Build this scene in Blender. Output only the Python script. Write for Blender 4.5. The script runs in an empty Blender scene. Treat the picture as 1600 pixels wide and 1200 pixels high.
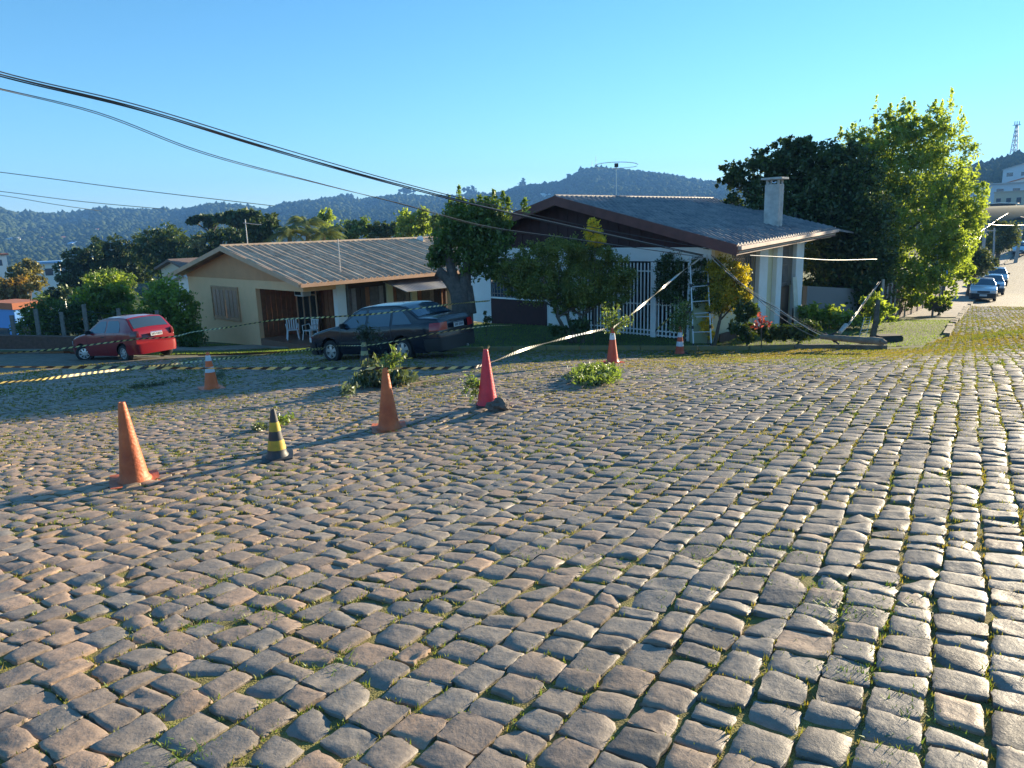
import bpy, bmesh, math, random
import numpy as np
from mathutils import Vector, Matrix
C = bpy.context.scene.collection
rad = math.radians
random.seed(7); rng = np.random.default_rng(11)

# ------------------------------------------------------------------ camera
F = 1130.0                                   # focal length in photo pixels (1600 wide)
PITCH = math.atan(245.0 / F); ROLL = 0.030
EYE = np.array([0.0, 0.0, 1.65])
_f = np.array([0, math.cos(PITCH), -math.sin(PITCH)])
_r0 = np.array([1.0, 0, 0]); _u0 = np.array([0, math.sin(PITCH), math.cos(PITCH)])
CR = math.cos(ROLL) * _r0 - math.sin(ROLL) * _u0
CU = math.sin(ROLL) * _r0 + math.cos(ROLL) * _u0
cam_d = bpy.data.cameras.new('camera'); cam = bpy.data.objects.new('camera', cam_d); C.objects.link(cam)
cam_d.sensor_fit = 'HORIZONTAL'; cam_d.sensor_width = 36; cam_d.lens = 36 * F / 1600
cam_d.clip_start = 0.05; cam_d.clip_end = 20000
cam.matrix_world = Matrix(((CR[0], CU[0], -_f[0], EYE[0]), (CR[1], CU[1], -_f[1], EYE[1]), (CR[2], CU[2], -_f[2], EYE[2]), (0, 0, 0, 1)))
bpy.context.scene.camera = cam

# ------------------------------------------------------------------ sky, sun, exposure
SUN_AZ = rad(50.5); SUN_EL = rad(11.3)          # azimuth clockwise from +Y
w = bpy.data.worlds.new('World'); bpy.context.scene.world = w; w.use_nodes = True
nt = w.node_tree; nt.nodes.clear()
sky = nt.nodes.new('ShaderNodeTexSky'); sky.sky_type = 'NISHITA'; sky.sun_disc = False
sky.sun_elevation = SUN_EL; sky.sun_rotation = SUN_AZ
sky.air_density = 1.0; sky.dust_density = 0.0; sky.ozone_density = 4.0; sky.altitude = 600
bg = nt.nodes.new('ShaderNodeBackground'); bg.inputs['Strength'].default_value = 0.069
hs = nt.nodes.new('ShaderNodeHueSaturation'); hs.inputs['Saturation'].default_value = 1.08; hs.inputs['Hue'].default_value = 0.489
out = nt.nodes.new('ShaderNodeOutputWorld')
nt.links.new(sky.outputs[0], hs.inputs['Color']); nt.links.new(hs.outputs[0], bg.inputs[0]); nt.links.new(bg.outputs[0], out.inputs[0])
sd = bpy.data.lights.new('sun', 'SUN'); sd.energy = 5.0; sd.angle = rad(0.5); sd.color = (1.0, 0.83, 0.58)
so = bpy.data.objects.new('sun', sd); C.objects.link(so)
sv = Vector((math.sin(SUN_AZ) * math.cos(SUN_EL), math.cos(SUN_AZ) * math.cos(SUN_EL), math.sin(SUN_EL)))
so.rotation_euler = sv.to_track_quat('Z', 'Y').to_euler(); so.location = (40, 30, 40)
vs = bpy.context.scene.view_settings
vs.view_transform = 'Standard'; vs.look = 'None'; vs.gamma = 1.0; vs.use_curve_mapping = False; vs.exposure = 1.95
bpy.context.scene.cycles.volume_step_rate = 4; bpy.context.scene.cycles.volume_bounces = 0
bpy.context.scene.cycles.max_bounces = 6; bpy.context.scene.cycles.transparent_max_bounces = 6

# ------------------------------------------------------------------ measuring helpers
def up(px, py, z):
    "world point seen at photo pixel px,py at depth z along the view axis"
    return EYE + z * ((px - 800) / F * CR + (600 - py) / F * CU + _f)
def ray(px, py):
    return up(px, py, 1.0) - EYE
def proj(P):
    d = np.asarray(P) - EYE; z = d @ _f
    return 800 + F * (d @ CR) / z, 600 - F * (d @ CU) / z, z
ctrl = [(-6, -2, .06), (0, 0, 0), (6, -2, 0.02), (0, -12, .5), (-14, -8, .1), (14, -8, .3), (12, 2, .1), (-12, 3, -.45)]
for a in [(800, 1200, 2.3), (0, 1200, 2.4), (1600, 1200, 2.12), (1600, 700, 5.6), (1600, 600, 8.8), (800, 750, 6), (1100, 650, 8.0),
          (210, 762, 6.4), (432, 722, 6.85), (605, 677, 8.3), (758, 640, 8.85), (960, 573, 13.6), (332, 613, 13.85), (1062, 556, 19.2),
          (635, 560, 18.3), (519, 562, 20), (199, 561, 23.5), (140, 562, 24.5), (319, 540, 34), (482, 548, 29.5), (1095, 540, 21.5),
          (735, 512, 27.5), (1250, 503, 26), (1385, 543, 20), (1500, 560, 12.5), (1533, 474, 45), (1555, 458, 55), (1600, 420, 76),
          (1600, 392, 100), (0, 580, 21.5), (0, 547, 28), (1460, 500, 33), (-200, 560, 27), (1750, 560, 12), (1800, 480, 30), (1750, 400, 85),
          (1590, 520, 20), (1420, 530, 23)]:
    ctrl.append(tuple(up(*a)))
ctrl += [(-60, 20, -5.5), (-30, 60, -7), (0, 55, -3.5), (20, 60, -2.5), (50, 10, 0), (90, 60, -1), (45, 120, -3), (110, 110, 0)]
cp = np.array(ctrl); NCP = len(cp)
def _phi(r2): return np.where(r2 > 1e-9, 0.5 * r2 * np.log(np.maximum(r2, 1e-9)), 0)
_K = _phi(((cp[:, None, :2] - cp[None, :, :2]) ** 2).sum(-1)) + np.eye(NCP) * 1.2
_P = np.c_[np.ones(NCP), cp[:, :2]]
_sol = np.linalg.solve(np.block([[_K, _P], [_P.T, np.zeros((3, 3))]]), np.r_[cp[:, 2], np.zeros(3)])
def H0(x, y):
    x = np.atleast_1d(np.asarray(x, float)); y = np.atleast_1d(np.asarray(y, float)); sh = x.shape
    x = x.ravel(); y = y.ravel(); res = np.empty(len(x))
    for s in range(0, len(x), 20000):
        a = x[s:s+20000]; b = y[s:s+20000]
        k = _phi((a[:, None] - cp[None, :, 0]) ** 2 + (b[:, None] - cp[None, :, 1]) ** 2)
        res[s:s+20000] = k @ _sol[:NCP] + _sol[NCP] + _sol[NCP+1] * a + _sol[NCP+2] * b
    return res.reshape(sh)
SKY = np.array([(-400, 330), (-100, 326), (0, 327), (30, 330), (57, 335), (135, 335), (175, 327), (307, 326), (350, 318), (400, 320), (430, 325),
                (462, 315), (508, 310), (540, 305), (576, 309), (622, 303), (654, 301), (700, 303), (755, 299), (800, 296), (815, 288), (870, 285),
                (895, 278), (912, 266), (935, 261), (960, 264), (1012, 268), (1050, 273), (1100, 284), (1150, 283), (1300, 280), (1450, 280), (1530, 266),
                (1570, 258), (1620, 258), (1900, 250), (2400, 270)], float)
def smooth(t): t = np.clip(t, 0, 1); return t * t * (3 - 2 * t)
def ynoise(x, y, s, seed=0):
    "cheap smooth value noise from sines"
    a = np.sin(x / s * 1.7 + 1.3 * np.sin(y / s * 1.1 + seed) + seed * 2.1) * np.cos(y / s * 1.9 + 1.1 * np.sin(x / s * 1.3 - seed))
    b = np.sin(x / s * 3.9 - y / s * 2.3 + seed * 5) * np.cos(y / s * 4.3 + x / s * 2.9 + seed)
    return .65 * a + .35 * b
def Hfar(x, y):
    r = np.hypot(x, y); az = np.arctan2(x, y); pxx = 800 + F * np.tan(np.clip(az, -1.2, 1.2))
    yh = 355 - .03 * (pxx - 800)
    t = (yh - np.interp(pxx, SKY[:, 0], SKY[:, 1]) - 11) / 1153.0
    rightf = smooth((pxx - 1200) / 220)
    RF = 1700 * (1 - rightf) + 900 * rightf                       # range of the skyline
    top = t * RF * .985
    u = r / RF
    vl = np.interp(r, [0, 45, 80, 160, 330, 600], [-4, -5.5, -9, -15, -21, -23])
    vr = np.interp(r, [0, 60, 110, 150, 420], [-3.5, -3.5, -2.5, 1, 1])
    v = vl * (1 - rightf) + vr * rightf
    hillf = smooth((u - .36) / .64)
    hz = v * (1 - hillf) + top * hillf
    hz += ynoise(x, y, 170, 2) * 8 * (1 - rightf) * smooth((u - .3) / .3) * (1 - smooth((u - .8) / .2))
    hz = np.where(u > 1, top * (1 - .5 * smooth((u - 1) / 1.2)), hz)
    return hz + EYE[2]
def H(x, y):
    x = np.atleast_1d(np.asarray(x, float)); y = np.atleast_1d(np.asarray(y, float))
    r = np.hypot(x, y); az = np.arctan2(x, y)
    rr = smooth((az - rad(18)) / rad(8)); r0 = 42 * (1 - rr) + 105 * rr; r1 = 75 * (1 - rr) + 150 * rr
    r0 = np.where(y < 0, 30, r0); r1 = np.where(y < 0, 60, r1)
    b = smooth((r - r0) / (r1 - r0))
    near = H0(np.clip(x, -90, 120), np.clip(y, -20, 130))
    far = np.where(y > 0, Hfar(x, np.abs(y)), 1.0)
    return near * (1 - b) + far * b
def h1(x, y): return float(H(x, y)[0])
def G(px, py, lift=0.0):
    "ground point seen at a photo pixel"
    d = ray(px, py); t = 1.0; prev = 1.0
    ts = np.concatenate([np.arange(1, 60, .05), np.arange(60, 2400, 2.)])
    P = EYE[None] + ts[:, None] * d[None]
    k = np.nonzero(P[:, 2] < H(P[:, 0], P[:, 1]) + lift)[0]
    return P[k[0]].copy() if len(k) else P[-1].copy()
def ddir(deg): return np.array([math.sin(rad(deg)), math.cos(rad(deg)), 0.0])
class Fr:
    "wall frame: u along the wall, v into the building, z world height"
    def __init__(s, o, deg): s.o = np.array(o, float); s.U = ddir(deg); s.V = ddir(deg + 90)
    def p(s, u, v, z): q = s.o + s.U * u + s.V * v; return np.array([q[0], q[1], z])
    def hit(s, px, py, v=0.0):
        "(u, z) where the ray through a pixel meets the plane at depth v"
        d = ray(px, py); q = s.o + s.V * v; t = ((q - EYE) @ s.V) / (d @ s.V); P = EYE + d * t
        return float((P - s.o) @ s.U), float(P[2])
    def hits(s, px, py, u=0.0):
        "(v, z) on the side plane at u"
        d = ray(px, py); q = s.o + s.U * u; t = ((q - EYE) @ s.U) / (d @ s.U); P = EYE + d * t
        return float((P - s.o) @ s.V), float(P[2])

# ------------------------------------------------------------------ materials
MATS = {}
def mat(name, col, rough=.6, var=.0, scale=8, bump=0, bscale=40, metal=0, spec=.5, col2=None, dirt=None, attr=None, emit=0, coat=0):
    if name in MATS: return MATS[name]
    m = bpy.data.materials.new(name); m.use_nodes = True; MATS[name] = m
    t = m.node_tree; b = t.nodes['Principled BSDF']; L = t.links.new
    b.inputs['Roughness'].default_value = rough; b.inputs['Metallic'].default_value = metal
    b.inputs['Specular IOR Level'].default_value = spec
    if coat: b.inputs['Coat Weight'].default_value = coat; b.inputs['Coat Roughness'].default_value = .05
    c = (*col, 1)
    if var or col2:
        tc = t.nodes.new('ShaderNodeTexCoord'); no = t.nodes.new('ShaderNodeTexNoise'); no.inputs['Scale'].default_value = scale
        no.inputs['Detail'].default_value = 8; no.inputs['Roughness'].default_value = .62
        L(tc.outputs['Object'], no.inputs['Vector'])
        r = t.nodes.new('ShaderNodeValToRGB'); r.color_ramp.elements[0].position = .32; r.color_ramp.elements[1].position = .7
        c2 = col2 if col2 else tuple(min(1, x * (1 + var)) for x in col)
        c1 = col if col2 else tuple(x * (1 - var) for x in col)
        r.color_ramp.elements[0].color = (*c1, 1); r.color_ramp.elements[1].color = (*c2, 1)
        L(no.outputs['Fac'], r.inputs['Fac']); src = r.outputs['Color']
        if attr:
            at = t.nodes.new('ShaderNodeAttribute'); at.attribute_name = 'rnd'
            mx = t.nodes.new('ShaderNodeMix'); mx.data_type = 'RGBA'; mx.inputs['B'].default_value = (*attr, 1)
            L(at.outputs['Fac'], mx.inputs['Factor']); L(src, mx.inputs['A']); src = mx.outputs['Result']
        L(src, b.inputs['Base Color'])
    else:
        b.inputs['Base Color'].default_value = c
    if bump:
        tc2 = t.nodes.new('ShaderNodeTexCoord'); n2 = t.nodes.new('ShaderNodeTexNoise'); n2.inputs['Scale'].default_value = bscale; n2.inputs['Detail'].default_value = 6
        bp = t.nodes.new('ShaderNodeBump'); bp.inputs['Strength'].default_value = min(1, bump); bp.inputs['Distance'].default_value = .02
        L(tc2.outputs['Object'], n2.inputs['Vector']); L(n2.outputs['Fac'], bp.inputs['Height']); L(bp.outputs['Normal'], b.inputs['Normal'])
    return m
def leafmat(name, c1, c2, trans=.4, gloss=.06):
    if name in MATS: return MATS[name]
    m = bpy.data.materials.new(name); m.use_nodes = True; MATS[name] = m
    t = m.node_tree; t.nodes.clear(); L = t.links.new
    o = t.nodes.new('ShaderNodeOutputMaterial'); at = t.nodes.new('ShaderNodeAttribute'); at.attribute_name = 'rnd'
    mx = t.nodes.new('ShaderNodeMix'); mx.data_type = 'RGBA'; mx.inputs['A'].default_value = (*c1, 1); mx.inputs['B'].default_value = (*c2, 1)
    L(at.outputs['Fac'], mx.inputs['Factor'])
    d = t.nodes.new('ShaderNodeBsdfDiffuse'); tr = t.nodes.new('ShaderNodeBsdfTranslucent'); gl = t.nodes.new('ShaderNodeBsdfGlossy'); gl.inputs['Roughness'].default_value = .45
    gl.inputs['Color'].default_value = (.8, .85, .8, 1)
    hv = t.nodes.new('ShaderNodeMix'); hv.data_type = 'RGBA'; hv.blend_type = 'MULTIPLY'; hv.inputs['Factor'].default_value = 1
    hv.inputs['B'].default_value = (1.9, 1.75, .75, 1); L(mx.outputs['Result'], hv.inputs['A'])
    L(mx.outputs['Result'], d.inputs['Color']); L(hv.outputs['Result'], tr.inputs['Color'])
    s1 = t.nodes.new('ShaderNodeMixShader'); s1.inputs[0].default_value = trans; s2 = t.nodes.new('ShaderNodeMixShader'); s2.inputs[0].default_value = gloss
    L(d.outputs[0], s1.inputs[1]); L(tr.outputs[0], s1.inputs[2]); L(s1.outputs[0], s2.inputs[1]); L(gl.outputs[0], s2.inputs[2]); L(s2.outputs[0], o.inputs[0])
    return m

# ------------------------------------------------------------------ object helpers
def tag(o, label=None, cat=None, group=None, kind=None):
    if label: o['label'] = label
    if cat: o['category'] = cat
    if group: o['group'] = group
    if kind: o['kind'] = kind
    return o
def thing(name, loc, label, cat, group=None, rz=0):
    o = bpy.data.objects.new(name, None); C.objects.link(o); o.location = tuple(float(v) for v in loc); o.rotation_euler = (0, 0, rz)
    o.empty_display_size = .2
    return tag(o, label, cat, group)
def root_of(o):
    while o.parent: o = o.parent
    return o
class MB:
    def __init__(s): s.v = []; s.f = []; s.m = []; s.n = 0
    def add(s, vs_, fs, m=0):
        vs_ = np.asarray(vs_, float).reshape(-1, 3); s.v.append(vs_)
        for q in fs: s.f.append(tuple(i + s.n for i in q)); s.m.append(m)
        s.n += len(vs_); return s
    def hexa(s, P, m=0):
        "8 corners: bottom loop 0-3, top loop 4-7"
        return s.add(P, [(0, 3, 2, 1), (4, 5, 6, 7), (0, 1, 5, 4), (1, 2, 6, 5), (2, 3, 7, 6), (3, 0, 4, 7)], m)
    def box(s, a, b, fr=None, m=0):
        (x0, y0, z0), (x1, y1, z1) = a, b
        P = [(x0, y0, z0), (x1, y0, z0), (x1, y1, z0), (x0, y1, z0), (x0, y0, z1), (x1, y0, z1), (x1, y1, z1), (x0, y1, z1)]
        if fr is not None: P = [fr.p(*q) for q in P]
        return s.hexa(P, m)
    def bar(s, a, b, w, d=None, upv=(0, 0, 1), m=0):
        a = np.asarray(a, float); b = np.asarray(b, float); d = d or w; t = b - a; t /= np.linalg.norm(t) + 1e-9
        u_ = np.cross(t, upv); 
        if np.linalg.norm(u_) < 1e-3: u_ = np.cross(t, (1, 0, 0))
        u_ /= np.linalg.norm(u_); v_ = np.cross(t, u_)
        P = []
        for q in (a, b):
            for i, j in ((-1, -1), (1, -1), (1, 1), (-1, 1)): P.append(q + u_ * w / 2 * i + v_ * d / 2 * j)
        return s.hexa(P, m)
    def tube(s, pts, r, n=6, m=0, cap=True):
        pts = np.asarray(pts, float); k = len(pts); r = np.broadcast_to(np.asarray(r, float), (k,))
        tg = np.gradient(pts, axis=0); tg /= np.linalg.norm(tg, axis=1)[:, None] + 1e-9
        ref = np.array([0, 0, 1.0]) if abs(tg[:, 2].mean()) < .8 else np.array([1.0, 0, 0])
        u_ = np.cross(tg, ref); u_ /= np.linalg.norm(u_, axis=1)[:, None] + 1e-9; v_ = np.cross(tg, u_)
        a = np.arange(n) * 2 * math.pi / n
        V = pts[:, None] + r[:, None, None] * (u_[:, None] * np.cos(a)[None, :, None] + v_[:, None] * np.sin(a)[None, :, None])
        fs = [(i*n+j, i*n+(j+1) % n, (i+1)*n+(j+1) % n, (i+1)*n+j) for i in range(k-1) for j in range(n)]
        if cap: fs += [tuple(range(n))[::-1], tuple((k-1)*n + j for j in range(n))]
        return s.add(V.reshape(-1, 3), fs, m)
    def lathe(s, prof, c=(0, 0, 0), n=24, axis='z', m=0, cap=True):
        a = np.arange(n) * 2 * math.pi / n; V = []
        for r, h in prof:
            for t in a:
                p = (r * math.cos(t), r * math.sin(t), h)
                if axis == 'y': p = (p[0], p[2], p[1])
                V.append((p[0] + c[0], p[1] + c[1], p[2] + c[2]))
        k = len(prof); fs = [(i*n+j, i*n+(j+1) % n, (i+1)*n+(j+1) % n, (i+1)*n+j) for i in range(k-1) for j in range(n)]
        if cap: fs += [tuple(range(n))[::-1], tuple((k-1)*n + j for j in range(n))]
        return s.add(V, fs, m)
    def grid(s, V, m=0, flip=False):
        a, b, _ = V.shape
        fs = [(i*b+j, i*b+j+1, (i+1)*b+j+1, (i+1)*b+j) for i in range(a-1) for j in range(b-1)]
        return s.add(V.reshape(-1, 3), fs, m)
    def slab(s, top, th, m=0):
        "extrude a grid of points downward by th: a closed sheet"
        a, b, _ = top.shape; lo = top.copy(); lo[..., 2] -= th; N = a * b
        fs = [(i*b+j, i*b+j+1, (i+1)*b+j+1, (i+1)*b+j) for i in range(a-1) for j in range(b-1)]
        f2 = [tuple(N + k for k in q[::-1]) for q in fs]
        ring = [i for i in range(b)] + [i*b+b-1 for i in range(1, a)] + [(a-1)*b+j for j in range(b-2, -1, -1)] + [i*b for i in range(a-2, 0, -1)]
        f3 = [(ring[k], ring[(k+1) % len(ring)], ring[(k+1) % len(ring)] + N, ring[k] + N) for k in range(len(ring))]
        return s.add(np.concatenate([top.reshape(-1, 3), lo.reshape(-1, 3)]), fs + f2 + f3, m)
    def build(s, name, mats, parent=None, local=False, smooth_=False, loc=None, bevel=0, rnd=None):
        if not isinstance(mats, (list, tuple)): mats = [mats]
        V = np.concatenate(s.v); o_ = np.zeros(3)
        if not local:
            if parent is not None: o_ = np.array(root_of(parent).location)
            elif loc is not None: o_ = np.array(loc, float)
        me = bpy.data.meshes.new(name); me.from_pydata((V - o_).tolist(), [], s.f)
        for m_ in mats: me.materials.append(m_)
        if len(mats) > 1: me.polygons.foreach_set('material_index', s.m)
        if len(s.f) < 40000:
            bm = bmesh.new(); bm.from_mesh(me); bmesh.ops.recalc_face_normals(bm, faces=bm.faces)
            if bevel: bmesh.ops.bevel(bm, geom=[e for e in bm.edges if len(e.link_faces) == 2 and e.calc_face_angle(0) > .6], offset=bevel, segments=2, affect='EDGES', clamp_overlap=True)
            bm.to_mesh(me); bm.free()
        if smooth_: 
            me.polygons.foreach_set('use_smooth', [True] * len(me.polygons))
            try: me.set_sharp_from_angle(angle=rad(38))
            except Exception: pass
        ob = bpy.data.objects.new(name, me); C.objects.link(ob)
        if parent is not None: ob.parent = parent
        elif not local: ob.location = tuple(o_)
        return ob
def raw(name, V, Fq, m, parent=None, rnd=None, smooth_=False, off=None):
    "fast mesh from numpy: V (n,3), Fq (k,3|4)"
    if off is not None: V = V - np.array(off)
    me = bpy.data.meshes.new(name); k = Fq.shape[1]
    me.vertices.add(len(V)); me.vertices.foreach_set('co', V.astype(np.float32).ravel())
    me.loops.add(Fq.size); me.loops.foreach_set('vertex_index', Fq.astype(np.int32).ravel())
    me.polygons.add(len(Fq)); me.polygons.foreach_set('loop_start', np.arange(0, Fq.size, k, dtype=np.int32))
    me.polygons.foreach_set('loop_total', np.full(len(Fq), k, np.int32))
    if smooth_: me.polygons.foreach_set('use_smooth', np.ones(len(Fq), bool))
    for mm in (m if isinstance(m, (list, tuple)) else [m]): me.materials.append(mm)
    if rnd is not None:
        a = me.attributes.new('rnd', 'FLOAT', 'POINT'); a.data.foreach_set('value', rnd.astype(np.float32))
    me.update(calc_edges=True); me.validate()
    ob = bpy.data.objects.new(name, me); C.objects.link(ob)
    if parent is not None: ob.parent = parent
    elif off is not None: ob.location = tuple(float(v) for v in off)
    return ob
def copy_tree(o, parent=None):
    c = o.copy(); C.objects.link(c)
    if parent is not None: c.parent = parent
    for ch in list(o.children): copy_tree(ch, c)
    return c

# ------------------------------------------------------------------ street outline (kerb line, measured on the photo, on the real ground)
KERB = [G(a, b) for a, b in [(-150, 556), (0, 554), (100, 552), (250, 557), (345, 555), (480, 549), (600, 549), (700, 549), (800, 548), (905, 547), (1000, 547),
        (1090, 547), (1170, 547), (1240, 545), (1300, 544), (1385, 546), (1440, 543), (1478, 527), (1496, 500), (1512, 480), (1532, 455), (1550, 432), (1570, 412), (1582, 400), (1592, 391)]]
KX = np.array([k[:2] for k in KERB])
KERB.insert(0, np.array([-60., 33, -4.])); KX = np.array([k[:2] for k in KERB])
poly = np.concatenate([KX, [[KX[-1][0] + 9, KX[-1][1]], [60, 60], [60, -25], [-70, -25], [-70, KX[0][1]]]])
def inside(x, y, pg=poly):
    x = np.asarray(x); y = np.asarray(y); res = np.zeros(x.shape, bool); j = len(pg) - 1
    for i in range(len(pg)):
        xi, yi = pg[i]; xj, yj = pg[j]
        c = ((yi > y) != (yj > y)) & (x < (xj - xi) * (y - yi) / (yj - yi + 1e-12) + xi); res ^= c; j = i
    return res

# ------------------------------------------------------------------ ground sheets
SOIL = mat('joint_soil', (.12, .095, .04), .95, col2=(.27, .25, .06), scale=14, bump=.8, bscale=120)
GRASSM = mat('grass_ground', (.045, .062, .016), .95, col2=(.10, .13, .03), scale=1.3, bump=.8, bscale=30)
def pave_mat():
    m = bpy.data.materials.new('far_cobbles'); m.use_nodes = True; t = m.node_tree; b = t.nodes['Principled BSDF']; L = t.links.new
    tc = t.nodes.new('ShaderNodeTexCoord'); mp = t.nodes.new('ShaderNodeMapping'); mp.inputs['Rotation'].default_value = (0, 0, rad(32.5))
    L(tc.outputs['Object'], mp.inputs[0])
    nz = t.nodes.new('ShaderNodeTexNoise'); nz.inputs['Scale'].default_value = 2.5; L(mp.outputs[0], nz.inputs[0])
    ad = t.nodes.new('ShaderNodeVectorMath'); ad.operation = 'MULTIPLY_ADD'; ad.inputs[1].default_value = (.12, .12, 0); L(nz.outputs['Color'], ad.inputs[0]); L(mp.outputs[0], ad.inputs[2])
    br = t.nodes.new('ShaderNodeTexBrick'); br.inputs['Scale'].default_value = 1.0; br.inputs['Brick Width'].default_value = .2; br.inputs['Row Height'].default_value = .19
    br.inputs['Mortar Size'].default_value = .016; br.inputs['Mortar Smooth'].default_value = .4
    br.inputs['Color1'].default_value = (.12, .105, .088, 1); br.inputs['Color2'].default_value = (.20, .175, .145, 1); br.inputs['Mortar'].default_value = (.10, .095, .035, 1)
    L(ad.outputs[0], br.inputs['Vector'])
    n2 = t.nodes.new('ShaderNodeTexNoise'); n2.inputs['Scale'].default_value = .7; n2.inputs['Detail'].default_value = 8; L(tc.outputs['Object'], n2.inputs[0])
    at = t.nodes.new('ShaderNodeAttribute'); at.attribute_name = 'rnd'
    ma = t.nodes.new('ShaderNodeMath'); ma.operation = 'MULTIPLY_ADD'; ma.inputs[1].default_value = 1.6; ma.inputs[2].default_value = -.75; L(n2.outputs[0], ma.inputs[0])
    ma2 = t.nodes.new('ShaderNodeMath'); ma2.operation = 'ADD'; ma2.use_clamp = True; L(ma.outputs[0], ma2.inputs[0]); L(at.outputs['Fac'], ma2.inputs[1])
    mx = t.nodes.new('ShaderNodeMix'); mx.data_type = 'RGBA'; mx.inputs['B'].default_value = (.15, .15, .045, 1); L(ma2.outputs[0], mx.inputs['Factor']); L(br.outputs['Color'], mx.inputs['A'])
    L(mx.outputs['Result'], b.inputs['Base Color']); b.inputs['Roughness'].default_value = .75
    bp = t.nodes.new('ShaderNodeBump'); bp.inputs['Distance'].default_value = .03; bp.inputs['Strength'].default_value = .9; bp.invert = True; L(br.outputs['Fac'], bp.inputs['Height']); L(bp.outputs[0], b.inputs['Normal'])
    return m
PAVE = pave_mat()
az = np.concatenate([np.linspace(-180, -42, 40)[:-1], np.linspace(-42, 42, 340)[:-1], np.linspace(42, 180, 40)])
rs = np.concatenate([np.linspace(.4, 10, 30)[:-1], 10 * 1.0125 ** np.arange(0, 110), ]); rs = np.concatenate([rs, rs[-1] * 1.028 ** np.arange(1, 155)])
A_, R_ = np.meshgrid(np.radians(az), rs); X_ = R_ * np.sin(A_); Y_ = R_ * np.cos(A_); Z_ = H(X_.ravel(), Y_.ravel()).reshape(X_.shape)
ins = inside(X_, Y_); NEARR = 25.0
corner = np.array([11.0, 19.5])
moss = np.clip(1.0 - np.hypot((X_ - 12) / 9.0, (Y_ - 20.5) / 6.0), 0, 1) * 1.1
Zs = np.where(R_ < NEARR, Z_ - .015, Z_ - .008)
Zg = np.where(ins, Z_ - .25, Z_ + .07)
nr, na = X_.shape; I = np.arange(nr * na).reshape(nr, na)
FQ = np.stack([I[:-1, :-1], I[:-1, 1:], I[1:, 1:], I[1:, :-1]], -1).reshape(-1, 4)
fin = ins.ravel()[FQ].any(1)
fnear = (R_.ravel()[FQ].max(1) < NEARR)
def sub(Zz, keep): 
    q = FQ[keep]; u_, inv = np.unique(q, return_inverse=True)
    return np.c_[X_.ravel()[u_], Y_.ravel()[u_], Zz.ravel()[u_]], inv.reshape(-1, 4), u_
HILLM = mat('hill_ground', (.03, .042, .02), .95, col2=(.085, .10, .04), scale=.018)
V, q, u_ = sub(Zg, ~fin | (R_.ravel()[FQ].min(1) < 60) & ~fin)
ground = raw('ground', V, q[:, ::-1], [GRASSM, HILLM], rnd=np.zeros(len(V)), smooth_=True); tag(ground, kind='structure')
ground.data.polygons.foreach_set('material_index', (np.hypot(V[:, 0], V[:, 1])[q].min(1) > 110).astype(np.int32))
V, q, u_ = sub(Zs, fin)
street = raw('cobbled_street', V, q[:, ::-1], [SOIL, PAVE], rnd=moss.ravel()[u_], smooth_=True); tag(street, kind='structure')
street.data.polygons.foreach_set('material_index', (np.hypot(V[:, 0], V[:, 1])[q].min(1) > NEARR - .3).astype(np.int32))

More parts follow.
